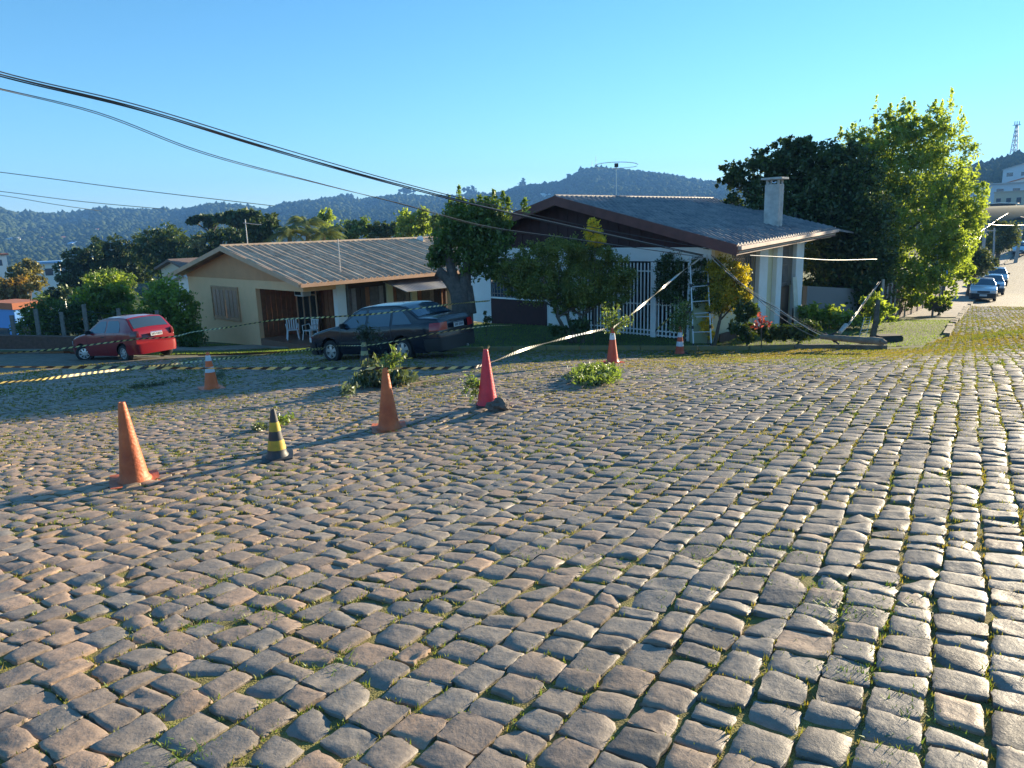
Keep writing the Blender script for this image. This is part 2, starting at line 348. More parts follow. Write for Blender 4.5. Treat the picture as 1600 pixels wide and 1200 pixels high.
# ------------------------------------------------------------------ cobblestones: strips running up the side street
def stone_mat():
    m = bpy.data.materials.new('basalt'); m.use_nodes = True; t = m.node_tree; b = t.nodes['Principled BSDF']; L = t.links.new
    tc = t.nodes.new('ShaderNodeTexCoord'); at = t.nodes.new('ShaderNodeAttribute'); at.attribute_name = 'rnd'
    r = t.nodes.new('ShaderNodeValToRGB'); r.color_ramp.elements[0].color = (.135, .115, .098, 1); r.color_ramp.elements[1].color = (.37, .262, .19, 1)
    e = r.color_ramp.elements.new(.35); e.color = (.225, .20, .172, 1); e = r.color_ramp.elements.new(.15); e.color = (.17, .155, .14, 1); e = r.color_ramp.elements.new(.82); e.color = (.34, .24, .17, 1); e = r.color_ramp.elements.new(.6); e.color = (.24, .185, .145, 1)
    L(at.outputs['Fac'], r.inputs[0])
    n = t.nodes.new('ShaderNodeTexNoise'); n.inputs['Scale'].default_value = 22; n.inputs['Detail'].default_value = 10; n.inputs['Roughness'].default_value = .7; L(tc.outputs['Object'], n.inputs[0])
    n3 = t.nodes.new('ShaderNodeTexNoise'); n3.inputs['Scale'].default_value = .55; n3.inputs['Detail'].default_value = 3; L(tc.outputs['Object'], n3.inputs[0])
    mr = t.nodes.new('ShaderNodeMapRange'); mr.inputs[1].default_value = .3; mr.inputs[2].default_value = .7; mr.inputs[3].default_value = .76; mr.inputs[4].default_value = 1.24; L(n.outputs[0], mr.inputs[0])
    m1 = t.nodes.new('ShaderNodeMix'); m1.data_type = 'RGBA'; m1.blend_type = 'MULTIPLY'; m1.inputs['Factor'].default_value = 1; L(r.outputs[0], m1.inputs['A']); L(mr.outputs[0], m1.inputs['B'])
    m2 = t.nodes.new('ShaderNodeMix'); m2.data_type = 'RGBA'; m2.inputs['B'].default_value = (.26, .19, .12, 1)
    mr2 = t.nodes.new('ShaderNodeMapRange'); mr2.inputs[1].default_value = .52; mr2.inputs[2].default_value = .72; mr2.inputs[3].default_value = 0; mr2.inputs[4].default_value = .45; L(n3.outputs[0], mr2.inputs[0])
    L(mr2.outputs[0], m2.inputs['Factor']); L(m1.outputs['Result'], m2.inputs['A']); L(m2.outputs['Result'], b.inputs['Base Color'])
    b.inputs['Roughness'].default_value = .60; b.inputs['Specular IOR Level'].default_value = .4
    n2 = t.nodes.new('ShaderNodeTexNoise'); n2.inputs['Scale'].default_value = 24; n2.inputs['Detail'].default_value = 8; n2.inputs['Roughness'].default_value = .65; L(tc.outputs['Object'], n2.inputs[0])
    bp = t.nodes.new('ShaderNodeBump'); bp.inputs['Distance'].default_value = .010; bp.inputs['Strength'].default_value = .6; L(n2.outputs[0], bp.inputs['Height']); L(bp.outputs[0], b.inputs['Normal'])
    return m
STONE = stone_mat()
D1 = ddir(32.5)[:2]; D2 = ddir(-57.5)[:2]
quads = []
for i in range(-125, 210):
    p0 = i * .176; q_ = -26.0
    ph = i * 1.7
    cuts = np.cumsum(rng.uniform(.115, .205, 520)) - 26.0
    quads.append(np.c_[np.full(519, p0), cuts[:-1], cuts[1:]])
Q = np.concatenate(quads)
def wig(i, q): return .012 * np.sin(q * 2.3 + i * 9.1) + .009 * np.sin(q * 5.9 + i * 3.3)
ii = np.round(Q[:, 0] / .176)
def corner_pts(pi, qq, side):
    return pi + wig(ii + side, qq)
cx = np.stack([corner_pts(Q[:, 0], Q[:, 1], 0), corner_pts(Q[:, 0] + .176, Q[:, 1], 1), corner_pts(Q[:, 0] + .176, Q[:, 2], 1), corner_pts(Q[:, 0], Q[:, 2], 0)], 1)
cy = np.stack([Q[:, 1], Q[:, 1], Q[:, 2], Q[:, 2]], 1)
skew = rng.normal(0, .011, (len(Q), 2)); cy[:, 1] += skew[:, 0]; cy[:, 2] += np.roll(skew[:, 0], -1)
cm = np.c_[cx.mean(1), cy.mean(1)]
wc = cm[:, :1] * D2[None] + cm[:, 1:] * D1[None]
rr_ = np.hypot(wc[:, 0], wc[:, 1])
azs = np.arctan2(wc[:, 0], wc[:, 1])
keep = ((rr_ < NEARR + .3) | ((azs > rad(22)) & (rr_ < 50))) & (rr_ > 1.2) & (np.abs(wc[:, 0]) < wc[:, 1] * .80 + 1.6) & (wc[:, 1] > 1.3) & inside(wc[:, 0], wc[:, 1])
cx = cx[keep]; cy = cy[keep]; cm = cm[keep]; wc = wc[keep]; rr_ = rr_[keep]; NS = len(cx)
print('stones', NS)
inset = rng.uniform(.0035, .0095, NS) + (rng.random(NS) < .12) * .010
for a in (cx, cy):
    mean = a.mean(1, keepdims=True); d_ = a - mean; a[:] = mean + d_ * (1 - inset / .09)[:, None]
jit = rng.normal(0, .005, (NS, 4, 2)); cx += jit[..., 0]; cy += jit[..., 1]
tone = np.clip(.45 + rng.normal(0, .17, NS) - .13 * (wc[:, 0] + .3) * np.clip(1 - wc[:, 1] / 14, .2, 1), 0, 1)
def stone_batch(idx, n):
    "top grid n x n, rounded outline, tilt, dome and split facets, plus a skirt"
    k = len(idx); g = np.r_[0, np.linspace(.045 if n > 6 else .07, .955 if n > 6 else .93, n - 2), 1] if n > 4 else np.array([0, .1, .9, 1]); T, S = np.meshgrid(g, g, indexing='ij'); s = S.ravel(); t = T.ravel()
    sx = 2 * s - 1; tx = 2 * t - 1
    sq = 1 - .045 * (np.abs(sx) * np.abs(tx)) ** 3
    sx2 = sx * sq; tx2 = tx * sq; s_ = (sx2 + 1) / 2; t_ = (tx2 + 1) / 2
    w4 = np.stack([(1 - s_) * (1 - t_), s_ * (1 - t_), s_ * t_, (1 - s_) * t_], 0)
    px_ = cx[idx] @ w4; py_ = cy[idx] @ w4
    edge = np.maximum(np.abs(sx), np.abs(tx))
    h = -.0032 * (edge > .985)[None] * rng.uniform(.3, 1.7, (k, 1))
    h = h + rng.normal(0, .0022, (k, 1)) + sx[None] * rng.normal(0, .0024, (k, 1)) + tx[None] * rng.normal(0, .0026, (k, 1))
    h += rng.normal(0, .0026, (k, 1)) * (sx * tx)[None] + rng.normal(0, .0016, (k, 1)) * (sx ** 2 - .3)[None]
    for _ in range(3):                                     # conchoidal chips: planes cut off a corner or side
        th = rng.uniform(0, 6.283, (k, 1)); ofs = rng.uniform(.15, 1.15, (k, 1)); sl = rng.uniform(.006, .032, (k, 1)) * (rng.random((k, 1)) < .52)
        h = h - np.maximum(0, np.cos(th) * sx[None] + np.sin(th) * tx[None] - ofs) * sl
    if n > 4:
        bx = rng.uniform(-.8, .8, (k, 1)); by = rng.uniform(-.8, .8, (k, 1)); h += rng.normal(0, .005, (k, 1)) * np.exp(-((sx - bx) ** 2 + (tx - by) ** 2) * 5)
        h += rng.normal(0, .0013, h.shape)
        bord = (edge > .99)[None]; px_ = px_ + bord * rng.normal(0, .0026, px_.shape); py_ = py_ + bord * rng.normal(0, .0026, px_.shape)
    ring = [j for j in range(n)] + [i*n + n-1 for i in range(1, n)] + [(n-1)*n + j for j in range(n-2, -1, -1)] + [i*n for i in range(n-2, 0, -1)]
    m_ = len(ring)
    mx_ = px_.mean(1, keepdims=True); my_ = py_.mean(1, keepdims=True)
    X = np.concatenate([px_, px_[:, ring], mx_ + (px_[:, ring] - mx_) * 1.04], 1); Y = np.concatenate([py_, py_[:, ring], my_ + (py_[:, ring] - my_) * 1.04], 1)
    wx = X * D2[0] + Y * D1[0]; wy = X * D2[1] + Y * D1[1]
    hz = H(wx.ravel(), wy.ravel()).reshape(wx.shape)
    z = hz + np.concatenate([h, h[:, ring], np.full((k, m_), -.065)], 1)
    nv = n * n + 2 * m_
    f = [(i*n+j, i*n+j+1, (i+1)*n+j+1, (i+1)*n+j) for i in range(n-1) for j in range(n-1)]
    f += [(n*n + a, n*n + m_ + a, n*n + m_ + (a+1) % m_, n*n + (a+1) % m_) for a in range(m_)]
    f = np.array(f)[:, ::-1]
    return np.stack([wx, wy, z], -1), f, nv
order = np.argsort(rr_); pts_v = np.c_[wc, H(wc[:, 0], wc[:, 1])]
pp = np.array([proj(p) for p in pts_v[order[:1500]]])
vis = (pp[:, 0] > -20) & (pp[:, 0] < 1620) & (pp[:, 1] < 1215) & (pp[:, 2] > 0)
big = order[:1500][vis][:300]
VV, f, nv = stone_batch(big, 8)
for k in range(len(big)):
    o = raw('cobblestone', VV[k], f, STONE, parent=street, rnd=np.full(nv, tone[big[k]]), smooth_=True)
rest = np.setdiff1d(np.arange(NS), big)
cls = [(rest[(rr_[rest] < 5.5)], 7), (rest[(rr_[rest] >= 5.5) & (rr_[rest] < 11)], 5), (rest[rr_[rest] >= 11], 4)]
AV = []; AF = []; AR = []; off_ = 0
for idx, n in cls:
    VV, f, nv = stone_batch(idx, n)
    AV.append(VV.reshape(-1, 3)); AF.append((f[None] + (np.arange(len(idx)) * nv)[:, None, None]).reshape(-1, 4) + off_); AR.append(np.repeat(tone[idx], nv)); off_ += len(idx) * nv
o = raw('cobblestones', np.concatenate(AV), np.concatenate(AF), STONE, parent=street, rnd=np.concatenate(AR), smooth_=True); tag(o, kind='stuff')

# grass and moss in the joints
def blades(P, ln, wd, up_=.8, seed=0, lean=.7):
    k = len(P); a = rng.uniform(0, 6.283, k); d_ = np.c_[np.cos(a), np.sin(a)]; ln = ln * rng.uniform(.5, 1.4, k)
    side = np.c_[-d_[:, 1], d_[:, 0], np.zeros(k)] * (wd * rng.uniform(.6, 1.3, k))[:, None]
    tip = P + np.c_[d_ * (ln * lean * rng.uniform(.2, 1, k))[:, None], ln * up_]
    V = np.stack([P - side, P + side, tip], 1).reshape(-1, 3)
    return V, np.arange(3 * k).reshape(-1, 3)
JG = leafmat('joint_grass_leaf', (0.256, 0.208, 0.056), (0.120, 0.192, 0.035), .35, .03)
NG = 170000; e0 = rng.integers(0, 4, NG); si = rng.integers(0, NS, NG)
dens = np.clip(.36 + .6 * ynoise(wc[si, 0], wc[si, 1], 1.1, 4) + .25 * ynoise(wc[si, 0], wc[si, 1], .4, 1), 0, 1) * np.clip(9.0 / rr_[si], .0, 1) ** .6
dens += np.clip(1 - np.hypot((wc[si, 0] - 12) / 9, (wc[si, 1] - 19) / 5.5), 0, 1) * 2.2 + np.clip(1 - np.abs(wc[si, 1] - np.interp(wc[si, 0], KX[1:12, 0], KX[1:12, 1])) / 2.2, 0, 1) * .7
kk = rng.random(NG) < dens * .95; e0 = e0[kk]; si = si[kk]; tt = rng.random(len(si))
gx = cx[si, e0] * (1 - tt) + cx[si, (e0 + 1) % 4] * tt; gy = cy[si, e0] * (1 - tt) + cy[si, (e0 + 1) % 4] * tt
gx += (gx - cm[si, 0]) * .06; gy += (gy - cm[si, 1]) * .06
PX = gx * D2[0] + gy * D1[0]; PY = gx * D2[1] + gy * D1[1]
NB = 5; bx = np.repeat(PX, NB) + rng.normal(0, .010, len(PX) * NB); by = np.repeat(PY, NB) + rng.normal(0, .010, len(PX) * NB)
P = np.c_[bx, by, H(bx, by) - .013]
rb = np.hypot(bx, by)
V, f = blades(P, .018 + .0010 * np.minimum(rb, 24), .0022 + .00045 * rb, .9)
cl = np.clip(.45 + .5 * ynoise(bx, by, 1.6, 9) + rng.normal(0, .25, len(bx)), 0, 1)
o = raw('joint_grass', V, f, JG, rnd=np.repeat(cl, 3)); tag(o, 'yellowing grass and moss tufts growing between the cobblestones', 'grass', kind='stuff')
# a few larger green weed patches in the foreground
WEED = leafmat('weed_leaf', (0.084, 0.154, 0.028), (0.154, 0.238, 0.042), .35, .04)
Ps = []
for (a, b, r_, n_) in [(1350, 945, .13, 260), (1285, 945, .10, 160), (1335, 1045, .07, 140), (1180, 885, .16, 260), (1110, 850, .12, 160), (1060, 925, .10, 120), (1230, 860, .10, 110), (960, 880, .08, 90), (400, 955, .08, 90), (280, 985, .06, 70),
                       (700, 790, .10, 80), (1060, 820, .12, 120), (1450, 750, .12, 110), (790, 780, .12, 100), (520, 1035, .05, 60), (1420, 1105, .06, 80), (1390, 1180, .05, 70), (300, 1190, .05, 70), (330, 905, .08, 80), (840, 870, .1, 90)]:
    c = G(a, b); q = rng.normal(0, r_, (n_, 2)) + c[:2]; Ps.append(q)
q = np.concatenate(Ps); V, f = blades(np.c_[q, H(q[:, 0], q[:, 1]) - .012], .032, .0045, .55, lean=1.2)
o = raw('weed_patches', V, f, WEED, rnd=np.repeat(rng.random(len(q)), 3)); tag(o, 'low green weeds creeping over the near cobblestones', 'weeds', kind='stuff')

# ------------------------------------------------------------------ kerb and lawn
KERBM = mat('kerb_concrete', (.19, .17, .13), .9, var=.35, scale=5, bump=.6); KERBY = mat('kerb_faded_yellow', (.30, .23, .07), .85, col2=(.20, .18, .12), scale=6, bump=.5)
ks = thing('kerb', (KERB[8][0], KERB[8][1], h1(*KERB[8][:2])), 'low stone kerb, partly painted faded yellow, along the lawn before the white house', 'kerb')
seg = []
for i in range(6, 16):
    a, b = KERB[i][:2], KERB[i+1][:2]; L_ = np.linalg.norm(b - a); n_ = max(1, int(L_ / .95))
    for k in range(n_): seg.append((a + (b - a) * k / n_, a + (b - a) * (k + 1) / n_))
for k, (a, b) in enumerate(seg):
    d_ = b - a; L_ = np.linalg.norm(d_); d_ /= L_; nn = np.array([-d_[1], d_[0]]) * .065
    a2 = a + d_ * .012 + nn * .3 * rng.normal(); b2 = b - d_ * .012; za, zb = h1(*a), h1(*b); tz = .115 + rng.normal(0, .007)
    P = [(*(a2 - nn), za - .2), (*(b2 - nn), zb - .2), (*(b2 + nn), zb - .2), (*(a2 + nn), za - .2), (*(a2 - nn), za + tz), (*(b2 - nn), zb + tz), (*(b2 + nn), zb + tz), (*(a2 + nn), za + tz)]
    o = MB().hexa(P).build('kerb_stone', KERBY if -3 < a[0] < 7.2 and rng.random() < .9 else KERBM, ks, bevel=.012)
LAWN = leafmat('lawn_blade', (0.09, 0.15, 0.025), (0.22, 0.32, 0.045), .45, .03)
n_ = 120000; gx = rng.uniform(-14, 20, n_); gy = rng.uniform(17.5, 34, n_)
ky = np.interp(gx, KX[1:16, 0], KX[1:16, 1])
kp = ~inside(gx, gy) & (gy < ky + 9) & (gy > 17)
gx, gy = gx[kp], gy[kp]; r_ = np.hypot(gx, gy)
V, f = blades(np.c_[gx, gy, H(gx, gy) + .055], .06, .011, .8, lean=.8)
o = raw('lawn_grass', V, f, LAWN, rnd=np.repeat(np.clip(rng.normal(.45, .25, len(gx)) + .25 * ynoise(gx, gy, 2, 3), 0, 1), 3)); tag(o, 'short green lawn grass between the kerb and the houses', 'grass', kind='stuff')
# pale paved strip in front of the beige house
WALK = mat('walk_concrete', (.30, .27, .22), .85, var=.2, scale=3, bump=.3)
def spline2(p, n):
    d_ = np.r_[0, np.cumsum(np.linalg.norm(np.diff(p, axis=0), axis=1))]; t = np.linspace(0, d_[-1], n); q = np.stack([np.interp(t, d_, p[:, i]) for i in range(2)], 1)
    for _ in range(6): q[1:-1] = q[1:-1] * .5 + (q[:-2] + q[2:]) * .25
    return q
def strip(name, front, back, th, m, lift, n=14):
    f_ = [G(*p) for p in front]; b_ = [G(*p) for p in back]; g_ = []
    for a, b in zip(f_, b_):
        row = []
        for s_ in np.linspace(0, 1, n):
            q = a[:2] * (1 - s_) + b[:2] * s_; row.append((*q, h1(*q) + lift))
        g_.append(row)
    return tag(MB().slab(np.array(g_), th).build(name, m, loc=(0, 0, 0)), kind='structure')
strip('pavement', [(-60, 551), (60, 551), (130, 550), (250, 552), (340, 551), (420, 547), (495, 545)], [(-60, 542), (60, 541), (130, 541), (250, 544), (330, 545), (420, 541), (495, 540)], .2, WALK, .11)

sk = np.array([k_ for k_ in KERB[18:]]); g_ = []
skd = spline2(sk[:, :2], 90)
for i in range(len(skd)):
    tg_ = skd[min(i + 1, 89)] - skd[max(i - 1, 0)]; tg_ /= np.linalg.norm(tg_); nr_ = np.array([tg_[1], -tg_[0]]); row = []
    for u in np.linspace(0, 11, 30): q = skd[i] + nr_ * u; row.append((*q, h1(*q) + (.005 if np.hypot(*q) > 49 else -.03)))
    g_.append(row)
o = MB().slab(np.array(g_), .3).build('side_street', PAVE, loc=(0, 0, 0)); tag(o, kind='structure')
at_ = o.data.attributes.new('rnd', 'FLOAT', 'POINT'); at_.data.foreach_set('value', [max(0, .75 - abs(v.co.x - 16) / 14) for v in o.data.vertices])
sko = thing('kerb', (*sk[0][:2], h1(*sk[0][:2])), 'worn grey kerb running up the left side of the side street', 'kerb')
for i in range(0, 88):
    a, b = skd[i], skd[i+1]; d_ = b - a; L_ = np.linalg.norm(d_); d_ /= L_; nn = np.array([-d_[1], d_[0]]) * .09; za, zb = h1(*a), h1(*b)
    a = a + d_ * .02 + nn * rng.normal(0, .2); tz = .12 + rng.normal(0, .012)
    if rng.random() < .93: MB().hexa([(*(a - nn), za - .2), (*(b - nn), zb - .2), (*(b + nn), zb - .2), (*(a + nn), za - .2), (*(a - nn), za + tz), (*(b - nn), zb + tz), (*(b + nn), zb + tz), (*(a + nn), za + tz)]).build('kerb_stone', KERBM, sko)
g_ = []
for i in range(12, 90):
    tg_ = skd[min(i + 1, 89)] - skd[max(i - 1, 0)]; tg_ /= np.linalg.norm(tg_); nr_ = np.array([tg_[1], -tg_[0]])
    g_.append([(*(skd[i] - nr_ * u), h1(*(skd[i] - nr_ * u)) + .105) for u in np.linspace(.08, 3.0, 8)])
tag(MB().slab(np.array(g_), .3).build('side_street_pavement', mat('side_pavement', (.27, .235, .19), .85, var=.25, scale=2, bump=.4), loc=(0, 0, 0)), kind='structure')

# ================================================================== right house (white, hipped tile roof)
WHITE = mat('white_paint', (.80, .80, .79), .8, var=.10, scale=1.1, bump=.15, bscale=60)
CREAM = mat('cream_paint', (.74, .66, .44), .8, var=.07, scale=2, bump=.15, bscale=60)
MAROON = mat('maroon_boards', (.050, .017, .018), .75, var=.2, scale=4)
REDTRIM = mat('red_trim', (.13, .045, .038), .6, var=.2, scale=3)
DARKIN = mat('dark_interior', (.03, .03, .035), .8)
GATEM = mat('gate_white_metal', (.82, .82, .82), .5, var=.08, scale=6)
TILE = mat('roof_tiles', (.11, .115, .135), .6, col2=(.33, .29, .27), scale=2.2, bump=.5, bscale=25)
GLASS = mat('dark_glass', (.035, .065, .10), .05, spec=1)
GRILL = mat('grille_metal', (.30, .25, .22), .6)
BRICKB = mat('brown_base_tiles', (.075, .032, .026), .6, var=.3, scale=8)
RF = Fr(up(1108, 534, 21.5), -46)
ZB = -1.92; WT = .91
rh = thing('white_house', RF.p(5, 4, ZB), 'white house with dark maroon gable, blue-grey hipped tile roof and chimney, at the street corner', 'house')
def fu(px, py): return RF.hit(px, py)[0]
uG0, uG1 = fu(1080, 480), fu(903, 480); uW = 10.8
zband = RF.hit(1000, 408)[1]
b = MB(); b.box((-.0, 0, ZB), (uG0, .2, WT), RF); b.box((uG0, 0, zband), (uG1, .2, WT), RF)
uw0, uw1 = fu(768, 480), fu(855, 480); zs0, zs1 = RF.hit(800, 466)[1], RF.hit(800, 404)[1]
b.box((uG1, 0, ZB), (uw1, .2, WT), RF); b.box((uw1, 0, zs1), (uw0, .2, WT), RF); b.box((uw1, 0, ZB), (uw0, .2, zs0), RF); b.box((uw0, 0, ZB), (uW, .2, WT), RF)
b.build('front_wall', WHITE, rh)
MB().box((uw1 + .02, -.04, ZB), (uw0 - .02, .0, zs0 - .04), RF).build('wainscot', MAROON, rh)
MB().box((uw1 + .02, .08, zs0), (uw0 - .02, .12, zs1), RF).build('window', GLASS, rh)
gp = MB().box((uw1, -.06, zs0 - .04), (uw0, .02, zs0 + .02), RF).build('window_sill', WHITE, rh)
n_ = 17
for k in range(n_):
    u = uw1 + .05 + (uw0 - uw1 - .1) * k / (n_ - 1); MB().box((u - .012, -.05, zs0 + .02), (u + .012, -.026, zs1 - .02), RF).build('window_bar', GRILL, rh)
for z in (zs0 + .15, (zs0 + zs1) / 2, zs1 - .15): MB().box((uw1, -.025, z - .012), (uw0, -.005, z + .012), RF).build('window_rail', GRILL, rh)
# carport interior
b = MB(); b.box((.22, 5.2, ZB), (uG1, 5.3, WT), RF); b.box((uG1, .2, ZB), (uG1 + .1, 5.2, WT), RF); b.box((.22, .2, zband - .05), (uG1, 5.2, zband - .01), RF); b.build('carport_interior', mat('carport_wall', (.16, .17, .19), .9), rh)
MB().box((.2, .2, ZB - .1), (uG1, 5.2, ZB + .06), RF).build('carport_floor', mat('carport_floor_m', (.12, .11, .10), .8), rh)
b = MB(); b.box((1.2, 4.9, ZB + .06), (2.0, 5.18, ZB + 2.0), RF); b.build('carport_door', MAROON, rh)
# gate: posts, rails and every bar a part
gt = thing('metal_gate', RF.p(uG0, -.05, ZB), 'white vertical-bar metal gate closing the carport under the maroon gable', 'gate')
zg0 = ZB + .07; zg1 = zband - .02; zmid = RF.hit(1000, 474)[1]; ztopr = zg1 - .28
posts = [uG0 + .04, fu(1023, 470), fu(969, 470), uG1 - .04]
for i, u in enumerate(posts):
    wv = .10 if i == 1 else .045; MB().box((u - wv, -.10, zg0 - .05), (u + wv, -.0, zg1), RF).build('gate_post', GATEM, gt, bevel=.008)
for i in range(3):
    a, c = posts[i] + .06, posts[i+1] - .06
    for z in (zg0 + .06, zg0 + .20, zmid, ztopr): MB().box((a, -.07, z - .02), (c, -.035, z + .02), RF).build('gate_rail', GATEM, gt)
    n_ = int(abs(c - a) / .125); 
    for k in range(1, n_):
        u = a + (c - a) * k / n_; MB().box((u - .021, -.095, zg0 + .02), (u + .021, -.072, zg1 - .03), RF).build('gate_bar', GATEM, gt)
# side wall features
def sv_(px, py): return RF.hits(px, py)
Zs = lambda px, py: sv_(px, py)[1]
vend = sv_(1247, 440)[0]
b = MB()
v1a, v1b = sv_(1143, 430)[0], sv_(1179, 430)[0]; z1a, z1b = Zs(1160, 462), Zs(1160, 394)
v2a, v2b = sv_(1214, 430)[0], sv_(1236, 430)[0]; z2a, z2b = Zs(1222, 447), Zs(1222, 381)
b.box((0, .2, ZB), (.2, v1a, WT), RF); b.box((0, v1a, ZB), (.2, v1b, z1a), RF); b.box((0, v1a, z1b), (.2, v1b, WT), RF)
b.box((0, v1b, ZB), (.2, v2a, WT), RF); b.box((0, v2a, z2b), (.2, v2b, WT), RF); b.box((0, v2b, ZB), (.2, vend, WT + .15), RF); b.build('side_wall', CREAM, rh)
b = MB(); b.box((0, vend, ZB), (9, vend + .2, WT), RF); b.build('back_wall', CREAM, rh)
for (a, c) in ((sv_(1179, 430)[0], sv_(1192, 430)[0]), (sv_(1206, 430)[0], v2a + .02), (v2b, vend)):
    MB().box((-.16, a, ZB), (-.003, c, WT + .12), RF).build('pillar', WHITE, rh, bevel=.01)
lbv = sv_(1224, 470)[0]; tag(MB().hexa([RF.p(-.55, lbv - .22, ZB), RF.p(-.55, lbv + .10, ZB), RF.p(-.52, lbv + .10, ZB), RF.p(-.52, lbv - .22, ZB), RF.p(-.24, lbv + .12, ZB + 1.62), RF.p(-.24, lbv + .44, ZB + 1.62), RF.p(-.21, lbv + .44, ZB + 1.62), RF.p(-.21, lbv + .12, ZB + 1.62)]).build('leaning_board', mat('pale_board', (.62, .58, .48), .8, var=.15, scale=3), loc=RF.p(-.55, lbv, ZB)), 'pale board leaning against the side wall door of the white house', 'board')
MB().box((-.10, vend + .02, ZB), (-.02, vend + .12, WT + .1), RF).build('downpipe', CREAM, rh)
MB().box((.1, v1a, z1a), (.14, v1b, z1b), RF).build('window', GLASS, rh)
MB().box((.1, v2a, ZB), (.14, v2b, z2b), RF).build('window', GLASS, rh)
MB().box((.04, v2a, ZB), (.095, v2b, z2a - .03), RF).build('door', mat('brown_door', (.07, .035, .02), .5), rh)
for (a, c, za, zb_) in ((v1a, v1b, z1a, z1b), (v2a, v2b, z2a, z2b)):
    for k in range(12):
        v = a + .04 + (c - a - .08) * k / 11; MB().box((-.035, v - .011, za), (-.015, v + .011, zb_), RF).build('window_bar', GRILL, rh)
    for z in (za + .1, (za + zb_) / 2, zb_ - .1): MB().box((-.013, a, z - .015), (-.0, c, z + .015), RF).build('window_rail', GRILL, rh)
MB().box((-.20, vend - .75, ZB - .2), (-.163, vend + .03, Zs(1244, 478)), RF).build('stone_base', BRICKB, rh)
MB().box((-.19, .3, ZB - .2), (-.163, v1b, ZB + .28), RF).build('stone_base', BRICKB, rh)
# gable
E1 = RF.p(-1.1, -.6, .97); R1 = RF.p(5.4, -.6, 2.58); R2 = RF.p(5.4, 9.9, 2.58); E2 = up(1306, 357.5, 26.0); L1 = RF.p(11.9, -.6, .97); L2 = RF.p(11.9, 9.9, .97)
BK = RF.p(0, 12.5, .97)
def roofz(u): return .97 + (u + 1.1) * (2.58 - .97) / 6.5
P = []
ga = MB(); us = [-.05, 5.4, 10.85]; tops = [roofz(-.05) - .1, 2.44, roofz(-.05) - .1]
for v in (.02, .18):
    P += [RF.p(us[0], v, WT), RF.p(us[2], v, WT), RF.p(us[2], v, tops[2]), RF.p(us[1], v, tops[1]), RF.p(us[0], v, tops[0])]
ga.add(P, [(0, 1, 2, 3, 4), (9, 8, 7, 6, 5), (0, 5, 6, 1), (1, 6, 7, 2), (2, 7, 8, 3), (3, 8, 9, 4), (4, 9, 5, 0)]); ga.build('gable', MAROON, rh)
# soffit boards of the gable as vertical battens
for k in range(1, 26):
    u = -.05 + 10.9 * k / 26; zt = min(roofz(u), roofz(10.8 - u)) - .14
    if zt > WT + .1: MB().box((u - .02, .0, WT + .02), (u + .02, .018, zt), RF).build('gable_batten', MAROON, rh)
def patch(A, B, Cc, D, nu, nv, period_u=None, amp=.03, step=None, stepamp=.02, wid=10):
    "bilinear sheet A->B along u, A->D along v; waves along u, courses along v"
    s, t = np.meshgrid(np.linspace(0, 1, nu), np.linspace(0, 1, nv), indexing='ij')
    g = (A[None, None] * ((1-s)*(1-t))[..., None] + B * (s*(1-t))[..., None] + Cc * (s*t)[..., None] + D * ((1-s)*t)[..., None])
    if period_u: g[..., 2] += amp * np.sin(s * wid / period_u * 2 * math.pi)
    if step: g[..., 2] += stepamp * (1 - ((t * step) % 1.0))
    return g
g = patch(R1, R2, E2, E1, 300, 97, .245, .032, 24, .045, 9.9)
o = MB().slab(g, .06).build('roof', TILE, rh, smooth_=False)
g = patch(R1, R2, L2, L1, 160, 31, .3, .022, 15, .03, 9.9); MB().slab(g, .06).build('roof', TILE, rh)
g = patch(R2, R2, BK, E2, 3, 9); MB().slab(g, .06).build('roof', TILE, rh)
MB().tube([R1 + (0, 0, .03), R2 + (0, 0, .03)], .055, 8).build('ridge_tile', TILE, rh)
d3 = np.array([0, 0, 1.0]); off3 = -RF.V * .02
def board(a, b_, h_, th, drop=0.0, dirv=None):
    dirv = -RF.V if dirv is None else dirv; P = []
    for q in (a, b_):
        P += [q + dirv * .0 + d3 * (.03 - drop), q + dirv * th + d3 * (.03 - drop), q + dirv * th + d3 * (.03 - drop - h_), q + d3 * (.03 - drop - h_)]
    return MB().add(P, [(0, 1, 2, 3), (7, 6, 5, 4), (0, 4, 5, 1), (1, 5, 6, 2), (2, 6, 7, 3), (3, 7, 4, 0)])
board(R1, E1, .30, .05).build('barge_board', REDTRIM, rh); board(R1, L1, .30, .05).build('barge_board', REDTRIM, rh)
board(E1 + d3 * -.04, E2 + d3 * -.04, .10, .12, 0, -RF.U).build('gutter', mat('gutter_pinkish', (.50, .34, .28), .6, var=.3, scale=2), rh)
board(E1 - d3 * .14 + RF.U * .05, E2 - d3 * .14 + RF.U * .05, .14, .05, 0, -RF.U).build('eave_board', REDTRIM, rh)
# soffit under the side eave
A = E1 - d3 * .16 + RF.V * .1; B_ = E2 - d3 * .16; 
g = patch(A, B_, RF.p(0, vend + .1, WT + .12), RF.p(0, -.5, WT - .0), 2, 2); MB().slab(g, .03).build('soffit', mat('soffit_cream', (.5, .46, .36), .8), rh)
A = up(1296, 366, 26.0); board(A, RF.p(0, vend, WT + .05), .14, .06, 0, -RF.U).build('eave_beam', CREAM, rh)
